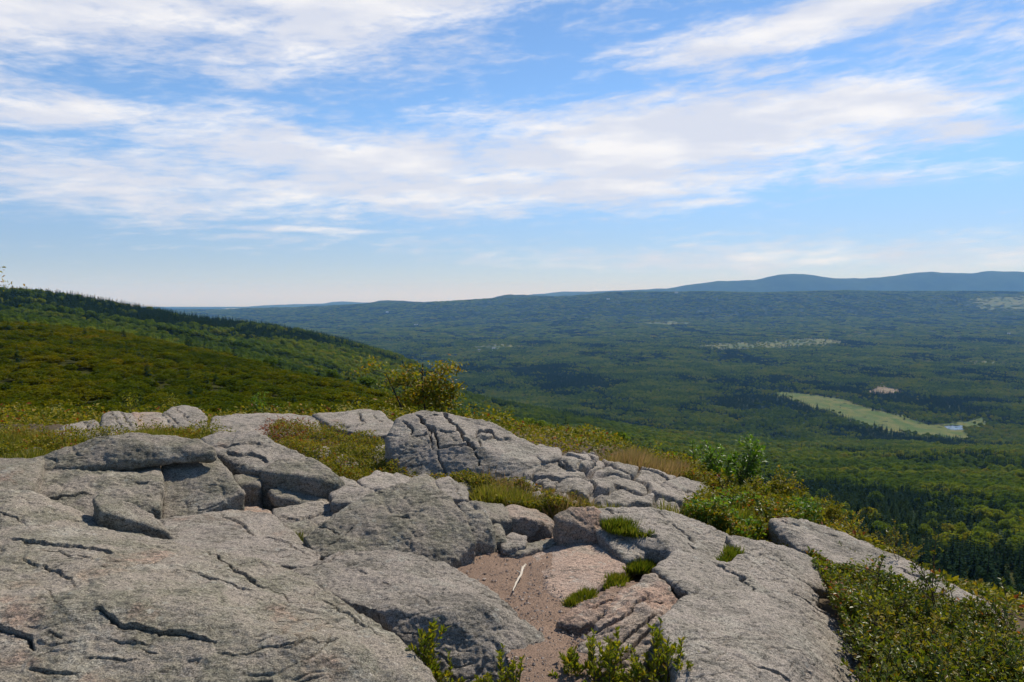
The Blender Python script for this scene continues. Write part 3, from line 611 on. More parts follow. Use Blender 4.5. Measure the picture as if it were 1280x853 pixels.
    rock('rounded_boulder', 'ribbed boulder with diagonal seams, second large one of the back row',
         [(126,540,9.3),(130,520,9.8),(145,516,10.),(165,518,10.),(174,532,9.6),(172,545,9.1),(140,546,9.1)], G_LIGHT, rnd=.05, seed=42., group=g2, cracks=[([(138,519),(148,530),(155,535)], 1.8, .05), ([(150,517),(162,530),(166,540)], 1.8, .05)])
    rock('rounded_boulder', 'smooth pinkish boulder in the middle of the back row',
         [(163,530,9.7),(166,518,10.05),(195,516,10.2),(212,520,10.),(220,532,9.6),(195,540,9.35),(172,540,9.3)], G_PINK, rnd=.06, seed=43., group=g2)
    rock('rounded_boulder', 'tallest boulder at the right end of the back row',
         [(204,518,10.),(215,510,10.3),(232,506.5,10.5),(245,510,10.4),(257,520,10.),(256,533,9.6),(235,538,9.4),(220,536,9.45)], G_LIGHT, rnd=.06, seed=44., group=g2, cracks=[([(218,510),(230,520),(236,527)], 1.8, .04), ([(205,516),(215,524),(222,532)], 2., .05)])
    rock('small_boulder', 'grey boulder standing in the yellow heath left of the cracked dome',
         [(461,572,7.9),(470,560,8.2),(480,557,8.3),(500,565,8.1),(503,580,7.75),(500,590,7.5),(466,588,7.55)], G_LIGHT, rnd=.05, seed=45.)
    rock('small_stone', 'small pale stone sunk in the heath, left of the grey heath boulder',
         [(416,576,7.6),(425,570,7.8),(440,572,7.8),(447,580,7.6),(430,586,7.4)], G_LIGHT, rnd=.03, seed=46.)
    rock('small_stone', 'flat pale stone sunk in the heath above the long rounded boulder',
         [(390,566,8.1),(400,560,8.3),(412,562,8.3),(412,570,8.0),(396,573,7.9)], G_LIGHT, rnd=.03, seed=47.)
    rock('flat_stone', 'low flat stone in the grass at the left edge',
         [(8,567,8.1),(25,561,8.4),(50,562,8.4),(56,570,8.0),(30,574,7.8)], G_LIGHT, rnd=.03, seed=48.)
    rock('cracked_bedrock', 'shattered pale bedrock right of the cracked dome, broken into many small blocks',
         [(660,590,.10),(690,573,.14),(720,567,.16),(745,573,.16),(790,590,.14),(850,601,.10),(872,640,.06),(800,650,.03),(740,646,.03),(690,634,.03),(660,618,.04),(760,600,.15),(740,620,.12)], G_LIGHT, rnd=.03, seed=49., cells=(.30, .075, .05), vox=.014, amp=1.3)
    rock('flat_stone', 'flat pale slab at the top left of the shattered bedrock',
         [(660,563,.20),(675,556,.22),(698,562,.2),(702,573,.18),(680,577,.17)], G_LIGHT, drop=.15, rnd=.025, seed=50.)
    rock('flat_stone', 'angular stone on the upper rim of the shattered bedrock',
         [(698,576,.18),(715,563,.22),(740,568,.21),(746,579,.18),(720,586,.17)], G_LIGHT, drop=.18, rnd=.025, seed=51., cells=(.2, .04, .03))
    rock('rounded_boulder', 'smooth pale rock end right of the shattered bedrock, under the dry grass',
         [(828,607,.12),(850,598,.15),(876,604,.13),(892,621,.07),(880,636,.04),(845,636,.05)], G_LIGHT, rnd=.05, seed=52., cracks=[([(840,610),(858,618),(880,620)], 1.6, .03)])
    # folded rock in the hollow before the near bushes
    rock('folded_rock', 'low striped pink and grey rock between the gravel and the near bushes',
         [(700,780,.02),(712,765,.05),(760,742,.09),(785,745,.07),(760,762,.07),(725,785,.03)], G_PINK, rnd=.012, seed=53., amp=1.3, cracks=[([(735,765),(755,757),(775,748)], 2, .03, .01)])
    rock('folded_rock', 'sloping pink rock with dark parallel seams, left of the big dome slab',
         [(725,812,.0),(760,775,.06),(790,735,.10),(815,722,.11),(838,742,.10),(842,768,.08),(832,800,.03),(800,838,-.03),(755,842,-.06)], G_PINK, rnd=.02, seed=54., amp=1.5,
         cracks=[([(745,795),(775,780),(810,752)], 2.6, .035, .015), ([(765,815),(790,795),(820,772)], 2.4, .035, .012), ([(770,835),(800,800),(815,790)], 3., .04, .01), ([(785,770),(810,757),(830,757)], 1.5, .02), ([(790,745),(800,740)], 1.6, .02)])
def far_ledges():
    g = 'pale ledges on the scrubby slope'
    for q, (name, lb, pts) in enumerate((('rock_outcrop', 'pale rock outcrop showing through the scrub at the far left', [(34,453,192),(46,449,196),(58,452,196),(70,457,190),(60,462,184),(40,459,186)]),
            ('rock_outcrop', 'smaller pale rock below the outcrop on the scrubby slope', [(60,462,178),(68,460,180),(74,467,176),(66,472,172)]), ('rock_outcrop', 'tiny pale rock right of the outcrop on the scrubby slope', [(129,461,186),(138,460,188),(139,464,182),(131,465,182)]))):
        rock(name, lb, pts, G_LIGHT, drop=2.2, rnd=.5, seed=60.+q, vox=.14, amp=1.5, micro=0, group=g)
build_rocks(); far_ledges()
print('rock vertices', TOTAL[0])

# ------------------------------------------------------------------ foliage building blocks
def unit(a): return a/np.maximum(np.linalg.norm(a, axis=-1, keepdims=True), 1e-9)
def leaf_mesh(P, A, Nn, ln, wd, fold=.25):
    """one folded leaf per point: base P, axis A, face normal Nn, length, width"""
    n = len(P); A = unit(A); S = unit(np.cross(A, Nn)); U = np.cross(S, A)
    ln = np.broadcast_to(ln, n)[:, None]; wd = np.broadcast_to(wd, n)[:, None]
    mid = P+A*ln*.5
    V = np.stack([P, mid+S*wd*.5+U*wd*fold, P+A*ln, mid-S*wd*.5+U*wd*fold], 1).reshape(-1, 3)
    b = np.arange(n)[:, None]*4
    return V, np.concatenate([b+[0, 1, 2], b+[0, 2, 3]])
def tube_mesh(line, rad, k=5):
    line = np.asarray(line, float); n = len(line); T = unit(np.gradient(line, axis=0))
    ref = np.array([.31, .95, .05]); X = unit(np.cross(T, ref)); Y = np.cross(T, X)
    a = np.linspace(0, 2*np.pi, k, endpoint=False); rad = np.broadcast_to(rad, n)
    V = (line[:, None]+rad[:, None, None]*(np.cos(a)[None, :, None]*X[:, None]+np.sin(a)[None, :, None]*Y[:, None])).reshape(-1, 3)
    i = np.arange(n-1)[:, None]*k; j = np.arange(k)[None]; j2 = (j+1) % k
    return V, np.stack([(i+j).ravel(), (i+j2).ravel(), (i+k+j2).ravel(), (i+k+j).ravel()], 1)
def merge(parts):
    V = []; F = []; o = 0
    for v, f in parts: V.append(v); F.append(f+o); o += len(v)
    return np.concatenate(V), np.concatenate(F)
def curve_pts(p0, d0, length, rng, n=7, wob=.25, lift=0.):
    P = [np.array(p0, float)]; d = unit(np.array(d0, float))
    for i in range(n-1):
        d = unit(d+wob*rng.normal(size=3)*.5+np.array([0, 0, lift])); P.append(P[-1]+d*length/(n-1))
    return np.array(P)

def crown_broad(seed, nb=18, per=36, size=.075, flat=.8):
    rng = np.random.default_rng(seed); P = []; Nn = []
    for i in range(nb):
        d = unit(rng.normal(size=3)); d[2] = abs(d[2])*1.1-.25; d = unit(d)
        c = np.array([0, 0, .60])+d*np.array([.30, .30, .26])*rng.uniform(.55, 1.05); r = rng.uniform(.11, .20)
        q = unit(rng.normal(size=(per, 3))); P.append(c+q*r*np.array([1, 1, flat])*rng.uniform(.7, 1.05, (per, 1))); Nn.append(q)
    P = np.concatenate(P); Nn = unit(np.concatenate(Nn)+.5*rng.normal(size=P.shape))
    A = unit(np.cross(Nn, rng.normal(size=P.shape))); n = len(P)
    V, F = leaf_mesh(P-A*size*.5, A, Nn, rng.uniform(.8, 1.6, n)*size, rng.uniform(.8, 1.4, n)*size, .12)
    return V, F, np.repeat(rng.random(n), 4)
def crown_conifer(seed, wh=15, br=9, w=.20):
    rng = np.random.default_rng(seed); P = []; A = []; L = []
    for i in range(wh):
        z = .12+.86*(i/(wh-1))**1.05; r = w*(1-z)**.8+.012
        for j in range(br):
            a = rng.uniform(0, 6.283); rr = r*rng.uniform(.65, 1.2)
            for f in (0., .45):
                P.append([math.cos(a)*rr*f, math.sin(a)*rr*f, z-.12*rr*f]); A.append([math.cos(a+rng.normal()*.2), math.sin(a+rng.normal()*.2), -.28+rng.normal()*.2]); L.append(rr*(.62 if f else .7)+.01)
    P = np.array(P); A = unit(np.array(A)); L = np.array(L); n = len(P)
    V, F = leaf_mesh(P, A, np.array([0, 0, 1.])+.35*rng.normal(size=P.shape), L, L*.75, -.16)
    tip, tf = tube_mesh([(0, 0, .9), (0, 0, 1.0)], [.014, .003], 4)
    V, F = np.concatenate([V, tip]), np.concatenate([F, np.concatenate([tf[:, [0, 1, 2]], tf[:, [0, 2, 3]]])+len(V)])
    return V, F, np.concatenate([np.repeat(rng.random(n), 4), np.full(len(tip), .5)])
def trunk_mesh(h, r): return tube_mesh([(0, 0, -.06), (.01, 0, h*.4), (-.008, .01, h)], [r*1.25, r, r*.4], 6)
def tree_template(name, crown, mat, th, tr, label, cat, group):
    e = empty(name, (0, 0, -1000)); tag(e, label, cat, group)
    V, F, a = crown; c = mesh_obj('crown', V, F, mat, e, attr={'leaf': a}, smooth=False)
    tv, tf = trunk_mesh(th, tr); mesh_obj('trunk', tv, tf, M_BARK, e)
    return e, c

# ------------------------------------------------------------------ woods
def scatter(px0, px1, D0, D1, spacing, rng):
    n = int((px1-px0)/F_PX*(D1**2-D0**2)/2/spacing**2)
    return rng.uniform(px0, px1, n), np.sqrt(rng.uniform(D0**2, D1**2, n))
CRX = [-900, 0, 120, 240, 370, 500, 600, 680, 760, 870, 1000, 1300]; CRD = [370, 370, 360, 340, 300, 250, 200, 158, 122, 60, 18, 14]
_vc = np.linspace(-300, 1600, 96); _vd = np.exp(np.linspace(math.log(14), math.log(20000), 500)); _vis = np.zeros((len(_vc), len(_vd)))
for _i, _p in enumerate(_vc):
    _z = ground_z(np.full(len(_vd), _p), _vd); _r = 370-_z/_vd*F_PX; _vis[_i] = np.minimum.accumulate(_r)
def visible(px, D, Z, H):
    i = np.clip(np.round((px-_vc[0])/(_vc[1]-_vc[0])).astype(int), 0, len(_vc)-1); j = np.clip(np.searchsorted(_vd, D)-1, 0, len(_vd)-1)
    return 370-(Z+H*1.3)/D*F_PX < _vis[i, j]+1.5
PTS = []     # px, D, height, width, kind  (0-1 scrub, 2-4 broadleaf, 5-6 conifer)
def build_points():
    rng = np.random.default_rng(21)
    crest = lambda p: np.interp(p, CRX, CRD)
    def add(px, D, H, Wd, kind):
        P = gp(px, D); v = visible(px, D, P[:, 2], H) & (D > 13.5)
        row = 370+400*F_PX/D
        far = D > 1900
        for q in CLEAR: v &= ~(far & inside(q, px+rng.normal(size=len(px))*9, row+rng.normal(size=len(px))*.9) & (rng.random(len(px)) > .1))
        for poly in [MEADOW, PIT, POND]: v &= ~(far & inside(poly, px+rng.normal(size=len(px))*5, row+rng.normal(size=len(px))*(.004*(row-370)+.4)))
        PTS.append(np.stack([P[:, 0], P[:, 1], P[:, 2], H, Wd, kind, px], 1)[v])
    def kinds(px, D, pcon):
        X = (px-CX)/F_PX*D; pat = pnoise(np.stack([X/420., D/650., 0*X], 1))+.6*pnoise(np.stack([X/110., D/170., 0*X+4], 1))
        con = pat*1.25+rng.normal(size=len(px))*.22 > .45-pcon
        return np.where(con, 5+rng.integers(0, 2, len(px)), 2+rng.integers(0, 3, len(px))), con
    # low scrub on the near slope
    for (a, b, sp) in ((14, 60, 2.0), (60, 160, 2.9), (160, 380, 3.7)):
        px, D = scatter(-300, 1000, a, b, sp, rng); k = D < crest(px)*1.03; px, D = px[k], D[k]; n = len(px)
        H = rng.uniform(.7, 1.25, n)*np.interp(D, [14, 40, 120, 380], [.9, 1.5, 2.7, 3.6]); H = np.where(px > 500, H*np.interp(px, [500, 760, 900], [1, .7, .6]), H)
        con = rng.random(n) < .02
        add(px, D, np.where(con, H*1.25, H), H*rng.uniform(1.2, 2.1, n), np.where(con, 5, rng.integers(0, 2, n)))
    # the wood on the flanks
    for (a, b, sp, h) in ((13.5, 75, 3.2, 3.), (75, 240, 4.4, 6.0), (240, 900, 7.2, 10.), (900, 2300, 9.0, 12.)):
        px, D = scatter(-200, 1480, a, b, sp, rng); k = (D > crest(px)*1.03) & (D > np.interp(px, [600, 760, 870, 1000, 1300], [0, 0, 120, 110, 75])); px, D = px[k], D[k]; n = len(px)
        pcon = np.where(px < 560, .68, -.05)+.42*sstep(1500, 2100, D)*(px > 560); pcon = np.where((px > 560) & (D < 250), -.15, pcon); pcon = np.where((px < 620) & (D < 950), .35, pcon)
        kd, con = kinds(px, D, pcon)
        H = h*rng.uniform(.7, 1.25, n)*np.where(con, 1.15, 1.)*np.where((px < 620) & (D < 950), .62, 1.); Wd = H*rng.uniform(.8, 1.25, n)*np.where(con, .95, 1.)
        add(px, D, H, Wd, kd)
    # the valley; its dark conifer patches also stand in for cloud shadow
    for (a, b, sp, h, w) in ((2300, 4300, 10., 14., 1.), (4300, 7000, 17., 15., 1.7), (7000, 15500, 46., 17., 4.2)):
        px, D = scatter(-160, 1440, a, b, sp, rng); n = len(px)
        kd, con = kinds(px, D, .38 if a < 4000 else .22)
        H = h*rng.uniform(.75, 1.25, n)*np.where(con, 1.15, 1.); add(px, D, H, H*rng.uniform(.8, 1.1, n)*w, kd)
build_points(); PTS = np.concatenate(PTS)
print('trees', len(PTS))
TT = []
G_S, G_B, G_C = 'low oaks on the near slope', 'broadleaf trees of the wood below the ledge', 'conifers of the wood'
TT.append(tree_template('scrub_oak', crown_broad(1, 20, 44, .062, .75), M_SCRUB, .55, .022, 'low round olive green scrub oak on the near slope behind the ledge', 'shrub', G_S))
TT.append(tree_template('scrub_oak', crown_broad(2, 24, 40, .058, .7), M_SCRUB, .55, .02, 'low round olive green scrub oak on the near slope behind the ledge', 'shrub', G_S))
for q in (3, 4, 5): TT.append(tree_template('broadleaf_tree', crown_broad(q, 20, 40, .07, .85), M_BROAD, .6, .022, 'green broadleaf tree with a rounded crown in the wood below the ledge', 'tree', G_B))
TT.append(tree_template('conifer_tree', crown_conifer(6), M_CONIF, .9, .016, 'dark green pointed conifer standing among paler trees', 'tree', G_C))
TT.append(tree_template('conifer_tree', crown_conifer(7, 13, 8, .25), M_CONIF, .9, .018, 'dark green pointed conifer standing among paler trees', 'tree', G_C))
def build_wood():
    rng = np.random.default_rng(31); big = PTS[:, 3]/PTS[:, 1]; fam = np.digitize(PTS[:, 5], [1.5, 4.5]); alone = np.zeros(len(PTS), bool)
    inview = (PTS[:, 6] > -20) & (PTS[:, 6] < 1300) & (370-(PTS[:, 2]+PTS[:, 3])/PTS[:, 1]*F_PX < 770)
    for f, cnt in ((0, 300), (1, 300), (2, 140)):
        idx = np.where((fam == f) & inview)[0]; alone[idx[np.argsort(-big[idx])[:cnt]]] = True
    used = set()
    for x, y, z, h, w, k, _ in PTS[alone]:
        k = int(k); e, c = TT[k]; s3 = (w, w, h); rz = rng.uniform(0, 6.28)
        if k < 2: z -= .3*h
        if k in used: dup(e, (x, y, z), rz, s3)
        else: e.location = (x, y, z); e.rotation_euler = (0, 0, rz); e.scale = s3; used.add(k)
    for k, (e, c) in enumerate(TT):
        if k not in used: print('unused template', k)
    rest = PTS[~alone]
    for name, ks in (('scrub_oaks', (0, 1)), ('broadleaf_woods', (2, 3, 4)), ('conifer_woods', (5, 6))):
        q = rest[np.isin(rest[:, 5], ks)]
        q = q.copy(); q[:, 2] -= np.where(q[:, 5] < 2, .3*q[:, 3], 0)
        me = bpy.data.meshes.new(name); me.vertices.add(len(q)); me.vertices.foreach_set('co', q[:, :3].astype(np.float32).ravel())
        for an, val in (('tall', q[:, 3]), ('wide', q[:, 4]), ('turn', rng.uniform(0, 6.28, len(q)))):
            me.attributes.new(an, 'FLOAT', 'POINT').data.foreach_set('value', val.astype(np.float32))
        me.attributes.new('sort', 'INT', 'POINT').data.foreach_set('value', q[:, 5].astype(np.int32))
        o = bpy.data.objects.new(name, me); COL.objects.link(o); tag(o, kind='stuff')
        ng = bpy.data.node_groups.new(name, 'GeometryNodeTree')
        ng.interface.new_socket('Geometry', in_out='INPUT', socket_type='NodeSocketGeometry'); ng.interface.new_socket('Geometry', in_out='OUTPUT', socket_type='NodeSocketGeometry')
        N, Lk = ng.nodes, ng.links; gi = N.new('NodeGroupInput'); go = N.new('NodeGroupOutput'); jn = N.new('GeometryNodeJoinGeometry')
        def attr(nm, ty='FLOAT'):
            a = N.new('GeometryNodeInputNamedAttribute'); a.data_type = ty; a.inputs[0].default_value = nm
            return [s for s in a.outputs if s.enabled and s.name == 'Attribute'][0]
        sc = N.new('ShaderNodeCombineXYZ'); Lk.new(attr('wide'), sc.inputs[0]); Lk.new(attr('wide'), sc.inputs[1]); Lk.new(attr('tall'), sc.inputs[2])
        rt = N.new('ShaderNodeCombineXYZ'); Lk.new(attr('turn'), rt.inputs[2])
        for k in ks:
            oi = N.new('GeometryNodeObjectInfo'); oi.inputs['Object'].default_value = TT[k][1]; oi.transform_space = 'ORIGINAL'
            cmp_ = N.new('FunctionNodeCompare'); cmp_.data_type = 'INT'; cmp_.operation = 'EQUAL'
            ins = [s for s in cmp_.inputs if s.enabled]; Lk.new(attr('sort', 'INT'), ins[0]); ins[1].default_value = k
            ip = N.new('GeometryNodeInstanceOnPoints'); Lk.new(gi.outputs[0], ip.inputs['Points']); Lk.new(cmp_.outputs[0], ip.inputs['Selection'])
            Lk.new(oi.outputs['Geometry'], ip.inputs['Instance']); Lk.new(rt.outputs[0], ip.inputs['Rotation']); Lk.new(sc.outputs[0], ip.inputs['Scale'])
            Lk.new(ip.outputs[0], jn.inputs[0])
        Lk.new(jn.outputs[0], go.inputs[0])
        md = o.modifiers.new('trees', 'NODES'); md.node_group = ng
build_wood()

# ------------------------------------------------------------------ far houses
M_WHITE = plain('white_boards', (.78, .77, .74), .7, .3, .05, .3); M_ROOF = plain('grey_roof', (.20, .19, .19), .8, .2, .1, .3)
def house(px, D, w, dp, h, label, rz=.3):
    p = gp(px, D)[0]; e = empty('farmhouse', p+np.array([0, 0, 9.]), rz); tag(e, label, 'house')
    V = np.array([(x, y, z) for z in (-10, h) for (x, y) in ((-w, -dp), (w, -dp), (w, dp), (-w, dp))], float)
    V = np.concatenate([V, [(-w, 0, h*1.55), (w, 0, h*1.55)]])
    mesh_obj('wall', V, [np.array([(0,1,5,4),(2,3,7,6),(3,2,1,0)]), np.array([(1,2,6,9,5),(3,0,4,8,7)])], M_WHITE, e, smooth=False)
    k = 1.12; t_ = .35
    a = np.array([(-w*k,-dp*k,h*.95),(w*k,-dp*k,h*.95),(w*k,0,h*1.62),(-w*k,0,h*1.62),(w*k,dp*k,h*.95),(-w*k,dp*k,h*.95)]); b = a+[0, 0, t_]
    mesh_obj('roof', np.concatenate([a, b]), np.array([(3,2,1,0),(5,4,2,3),(6,7,8,9),(9,8,10,11),(0,1,7,6),(4,5,11,10),(1,2,8,7),(2,4,10,8),(3,0,6,9),(5,3,9,11)]), M_ROOF, e, smooth=False)
house(617, 5700, 12, 8, 8, 'larger white farmhouse in the clearing right of the small yellow tree', .2)
house(599, 5600, 9, 6, 6, 'low white house just left of the larger white farmhouse', -.3)
house(845, 13000, 26, 16, 14, 'lone white building high on the far wooded rise', .1)
house(760, 12500, 22, 14, 10, 'pale building left of the lone white one on the far wooded rise', .5)
house(1262, 7400, 14, 9, 8, 'white house in the wood near the right edge, beyond the pond', .2)
house(484, 12000, 20, 13, 10, 'distant white building on the dark hill above the yellow tree', .2)
house(520, 9800, 22, 12, 8, 'pale farm building below the dark hill above the yellow tree', -.2)

# ------------------------------------------------------------------ plants and small things on the ledge
def pts_many(px, row, h=0.):
    d = np.stack([(px-CX)/F_PX, np.zeros(len(px)), np.zeros(len(px))], 1)+FWD-((row-CY)/F_PX)[:, None]*UP; d /= d[:, 1:2]
    D = np.full(len(px), 5.)
    for _ in range(50): D = np.clip(.5*D+.5*(base_z(d[:, 0]*D, D)+h)/d[:, 2], .5, 40)
    return d*D[:, None]
def sample_poly(poly, n, rng):
    xs = [p[0] for p in poly]; ys = [p[1] for p in poly]; out = np.zeros((0, 2))
    while len(out) < n:
        q = np.stack([rng.uniform(min(xs), max(xs), n), rng.uniform(min(ys), max(ys), n)], 1); out = np.concatenate([out, q[inside(poly, q[:, 0], q[:, 1])]])
    return out[:n]
def scatter_on(poly, n, rng, h=0.): q = sample_poly(poly, n, rng); return pts_many(q[:, 0], q[:, 1], h)

def gravel():
    rng = np.random.default_rng(41)
    poly = [(565,712),(590,692),(640,688),(705,668),(735,672),(700,690),(690,715),(700,735),(716,748),(745,742),(790,728),(828,735),(800,760),(745,790),(735,830),(745,870),(690,870),(650,860),(625,800),(575,735)]
    xs = np.linspace(550, 832, 110); ys = np.linspace(664, 880, 110); A, B = np.meshgrid(xs, ys, indexing='ij')
    P = pts_many(A.ravel(), B.ravel(), -.004); P[:, 2] += .014*fbm(P/.35, 3)+.004*fbm(P/.06, 2)
    idx = np.arange(A.size).reshape(A.shape); F = np.stack([idx[:-1, :-1].ravel(), idx[:-1, 1:].ravel(), idx[1:, 1:].ravel(), idx[1:, :-1].ravel()], 1)
    cx, cy = A.ravel()[F].mean(1), B.ravel()[F].mean(1)
    m, t, out = new_mat('pinkish_grit'); g = t.node('ShaderNodeNewGeometry'); Pn = g.outputs['Position']
    c = t.mix(t.noise(Pn, 3, 5, .6), (.19, .130, .095, 1), (.30, .205, .145, 1)); c = t.mix(1., c, t.mix(t.ramp(t.noise(Pn, 160, 3, .8), .3, .7), (.5,.5,.5,1), (1.45,1.45,1.45,1)), 'MULTIPLY')
    t.l.new(principled(t, c, .95, .1, bump(t, t.noise(Pn, 120, 4, .8), .012, .9)), out.inputs[0])
    tag(mesh_obj('gravel_path', P, F[inside(poly, cx, cy)], m), kind='structure')
    n = 3600; Q = scatter_on(poly, n, rng, .0); r = .0027*np.exp(rng.normal(size=n)*.55); base = np.array([(1,0,0),(0,1,0),(-1,0,0),(0,-1,0),(0,0,.75),(0,0,-.6)], float)
    Fc = np.array([(0,1,4),(1,2,4),(2,3,4),(3,0,4),(1,0,5),(2,1,5),(3,2,5),(0,3,5)])
    V = (base[None]*(1+.35*rng.normal(size=(n, 6, 1)))*r[:, None, None]+Q[:, None]+[0, 0, .004]).reshape(-1, 3)
    mp, tp, op = new_mat('grit_stones'); a = tp.node('ShaderNodeAttribute', attribute_name='leaf')
    tp.l.new(principled(tp, tp.mix(a.outputs['Fac'], (.13, .10, .085, 1), (.42, .34, .28, 1)), .9, .2), op.inputs[0])
    tag(mesh_obj('gravel', V, (np.arange(n)[:, None, None]*6+Fc[None]).reshape(-1, 3), mp, smooth=False, attr={'leaf': np.repeat(rng.random(n), 6)}), kind='stuff')
gravel()

def ground_cover(name, poly, n, mat, hmin, hmax, size, seed, lift=-.06, clump=.35, blades=False, aspect=.5, h=0.):
    rng = np.random.default_rng(seed); Q = scatter_on(poly, n, rng, h)
    dens = pnoise(Q/clump+seed)+.6*pnoise(Q/(clump*.35)); keep = dens > rng.uniform(-1.1, .3, n); Q = Q[keep]; dens = dens[keep]; n = len(Q)
    top = (hmin+(hmax-hmin)*np.clip(.55+.8*dens, 0, 1.3))
    lo = lift
    if blades:
        A = unit(np.stack([rng.normal(size=n)*.38, rng.normal(size=n)*.38, np.ones(n)], 1)); L = top*rng.uniform(.5, 1.2, n)-lo
        V, F = leaf_mesh(Q+[0, 0, lo], A, rng.normal(size=(n, 3)), L, size*rng.uniform(.7, 1.3, n), .1)
    else:
        Q = Q+np.stack([0*top, 0*top, lo+(top-lo)*rng.uniform(.15, 1., n)**.7], 1); A = unit(np.stack([rng.normal(size=n), rng.normal(size=n), rng.uniform(-.1, 1., n)], 1))
        Nn = unit(np.array([0, 0, 1.])+.7*rng.normal(size=(n, 3))); s = size*rng.uniform(.6, 1.35, n); V, F = leaf_mesh(Q, A, Nn, s, s*aspect, .2)
    col = np.clip(.5+.35*pnoise(Q/.45+3.)+.28*rng.normal(size=n), 0, 1)
    return tag(mesh_obj(name, V, F, mat, smooth=False, attr={'leaf': np.repeat(col, 4)}), kind='stuff')
HP = [(330,556),(345,536),(400,536),(455,556),(492,556),(500,575),(508,600),(560,606),(600,606),(640,618),(600,622),(560,610),(500,604),(455,606),(420,600),(392,580),(360,566)]
ground_cover('heath', HP, 36000, M_HEATH, .02, .15, .026, 51)
ground_cover('red_heath', [(318,548),(335,535),(375,532),(392,540),(380,552),(345,556)], 1500, M_RED, .05, .16, .026, 52)
ground_cover('yellow_grass', [(590,612),(640,618),(690,628),(740,644),(800,652),(870,645),(870,655),(740,660),(700,647),(640,640),(600,634)], 9000, M_GRASS, .03, .16, .010, 53, blades=True)
ground_cover('weeds', [(580,608),(640,614),(700,626),(740,646),(700,650),(640,642),(596,632)], 15000, M_HEATH, .02, .15, .026, 54)
ground_cover('reddish_stalks', [(600,612),(640,616),(700,628),(740,646),(700,652),(640,640)], 2500, M_DRY, .08, .22, .005, 154, blades=True)
ground_cover('grass', [(150,556),(175,544),(255,542),(262,550),(240,554),(150,560)], 9000, M_GRASS, .04, .15, .011, 55, blades=True)
ground_cover('meadow_tufts', [(-120,600),(-120,545),(60,548),(90,556),(150,560),(60,578),(0,590)], 16000, M_GRASS, .03, .16, .012, 56, blades=True)
ground_cover('undergrowth', [(-150,590),(-150,540),(70,542),(140,534),(260,534),(300,550),(200,558),(60,574)], 30000, M_HEATH, .02, .16, .030, 57)
ground_cover('dry_grass', [(745,592),(770,584),(800,582),(840,588),(862,596),(845,604),(800,600),(770,597)], 9000, M_DRY, .05, .25, .007, 58, blades=True)
ground_cover('rim_weeds', [(740,592),(770,580),(800,576),(840,582),(870,592),(900,606),(880,612),(845,602),(800,598)], 12000, M_HEATH, .02, .15, .030, 66)
ground_cover('rim_growth', [(880,625),(930,632),(990,655),(930,676),(890,655),(872,640)], 8000, M_GRASS, .05, .2, .012, 59, blades=True)
ground_cover('leafy_growth', [(850,652),(880,632),(930,626),(1000,642),(1060,662),(1010,657),(980,668),(930,680),(890,665)], 12000, M_HEATH, .03, .2, .034, 60)
ground_cover('leafy_growth', [(850,652),(880,632),(930,626),(1000,642),(1060,662),(1010,657),(980,668),(930,680),(890,665)], 9000, M_LIME, .03, .2, .036, 160)
ground_cover('undergrowth', [(1030,735),(1060,724),(1100,730),(1160,755),(1230,785),(1330,860),(1330,900),(1110,900),(1090,830),(1050,780)], 52000, M_BLUEB, .0, .17, .030, 61)
ground_cover('undergrowth', [(1010,700),(1060,716),(1100,728),(1060,735),(1020,720)], 8000, M_BLUEB, .0, .12, .030, 62)
def far_cover(name, px0, px1, D0, D1, n, mat, hmax, size, seed):
    rng = np.random.default_rng(seed); px = rng.uniform(px0, px1, n); D = np.sqrt(rng.uniform(D0**2, D1**2, n)); Q = gp(px, D)
    top = hmax*np.clip(.55+.7*pnoise(Q/.7+seed), .05, 1.3); Q[:, 2] += top*rng.uniform(0, 1, n)**.7
    A = unit(np.stack([rng.normal(size=n), rng.normal(size=n), rng.uniform(-.1, 1., n)], 1)); sz = size*rng.uniform(.6, 1.35, n)
    V, F = leaf_mesh(Q, A, unit(np.array([0, 0, 1.])+.7*rng.normal(size=(n, 3))), sz, sz*.55, .2)
    tag(mesh_obj(name, V, F, mat, smooth=False, attr={'leaf': np.repeat(np.clip(.45+.35*pnoise(Q/.9+3.)+.28*rng.normal(size=n), 0, 1), 4)}), kind='stuff')
far_cover('hillside_growth', -60, 640, 10.6, 26, 90000, M_HEATH, .40, .06, 63)
far_cover('hillside_growth', -900, -100, 4.2, 11, 60000, M_HEATH, .25, .05, 68)
far_cover('hillside_growth', 1330, 2100, 2.6, 8, 60000, M_HEATH, .25, .05, 69)
far_cover('hillside_growth', 600, 900, 8.6, 26, 90000, M_HEATH, .22, .045, 64)
far_cover('hillside_growth', 880, 1450, 5.6, 18, 90000, M_HEATH, .22, .05, 65)
for i, (poly, n) in enumerate([([(752,655),(775,648),(800,657),(820,668),(800,668),(760,661)], 3500), ([(780,712),(800,700),(838,690),(850,694),(828,704),(800,712)], 3500), ([(750,728),(765,718),(782,722),(778,734),(755,732)], 2200),
        ([(703,758),(718,744),(745,738),(740,746),(715,757)], 2200), ([(808,722),(822,718),(840,735),(856,748),(850,755),(828,742)], 2600), ([(898,702),(908,686),(925,678),(938,686),(915,695),(905,703)], 2400),
        ([(308,632),(322,624),(332,632),(328,645),(315,644)], 1600), ([(362,680),(376,670),(386,682),(384,690)], 1400), ([(405,742),(425,750),(440,762),(420,758),(400,745),(385,722)], 1500)]):
    ground_cover('moss', poly, int(n*.55), M_MOSS, .0, .05, .008, 70+i, lift=-.04, clump=.12, blades=True, h=(.15, 0, 0, 0, .05, .10, 0, .03, .09)[i])

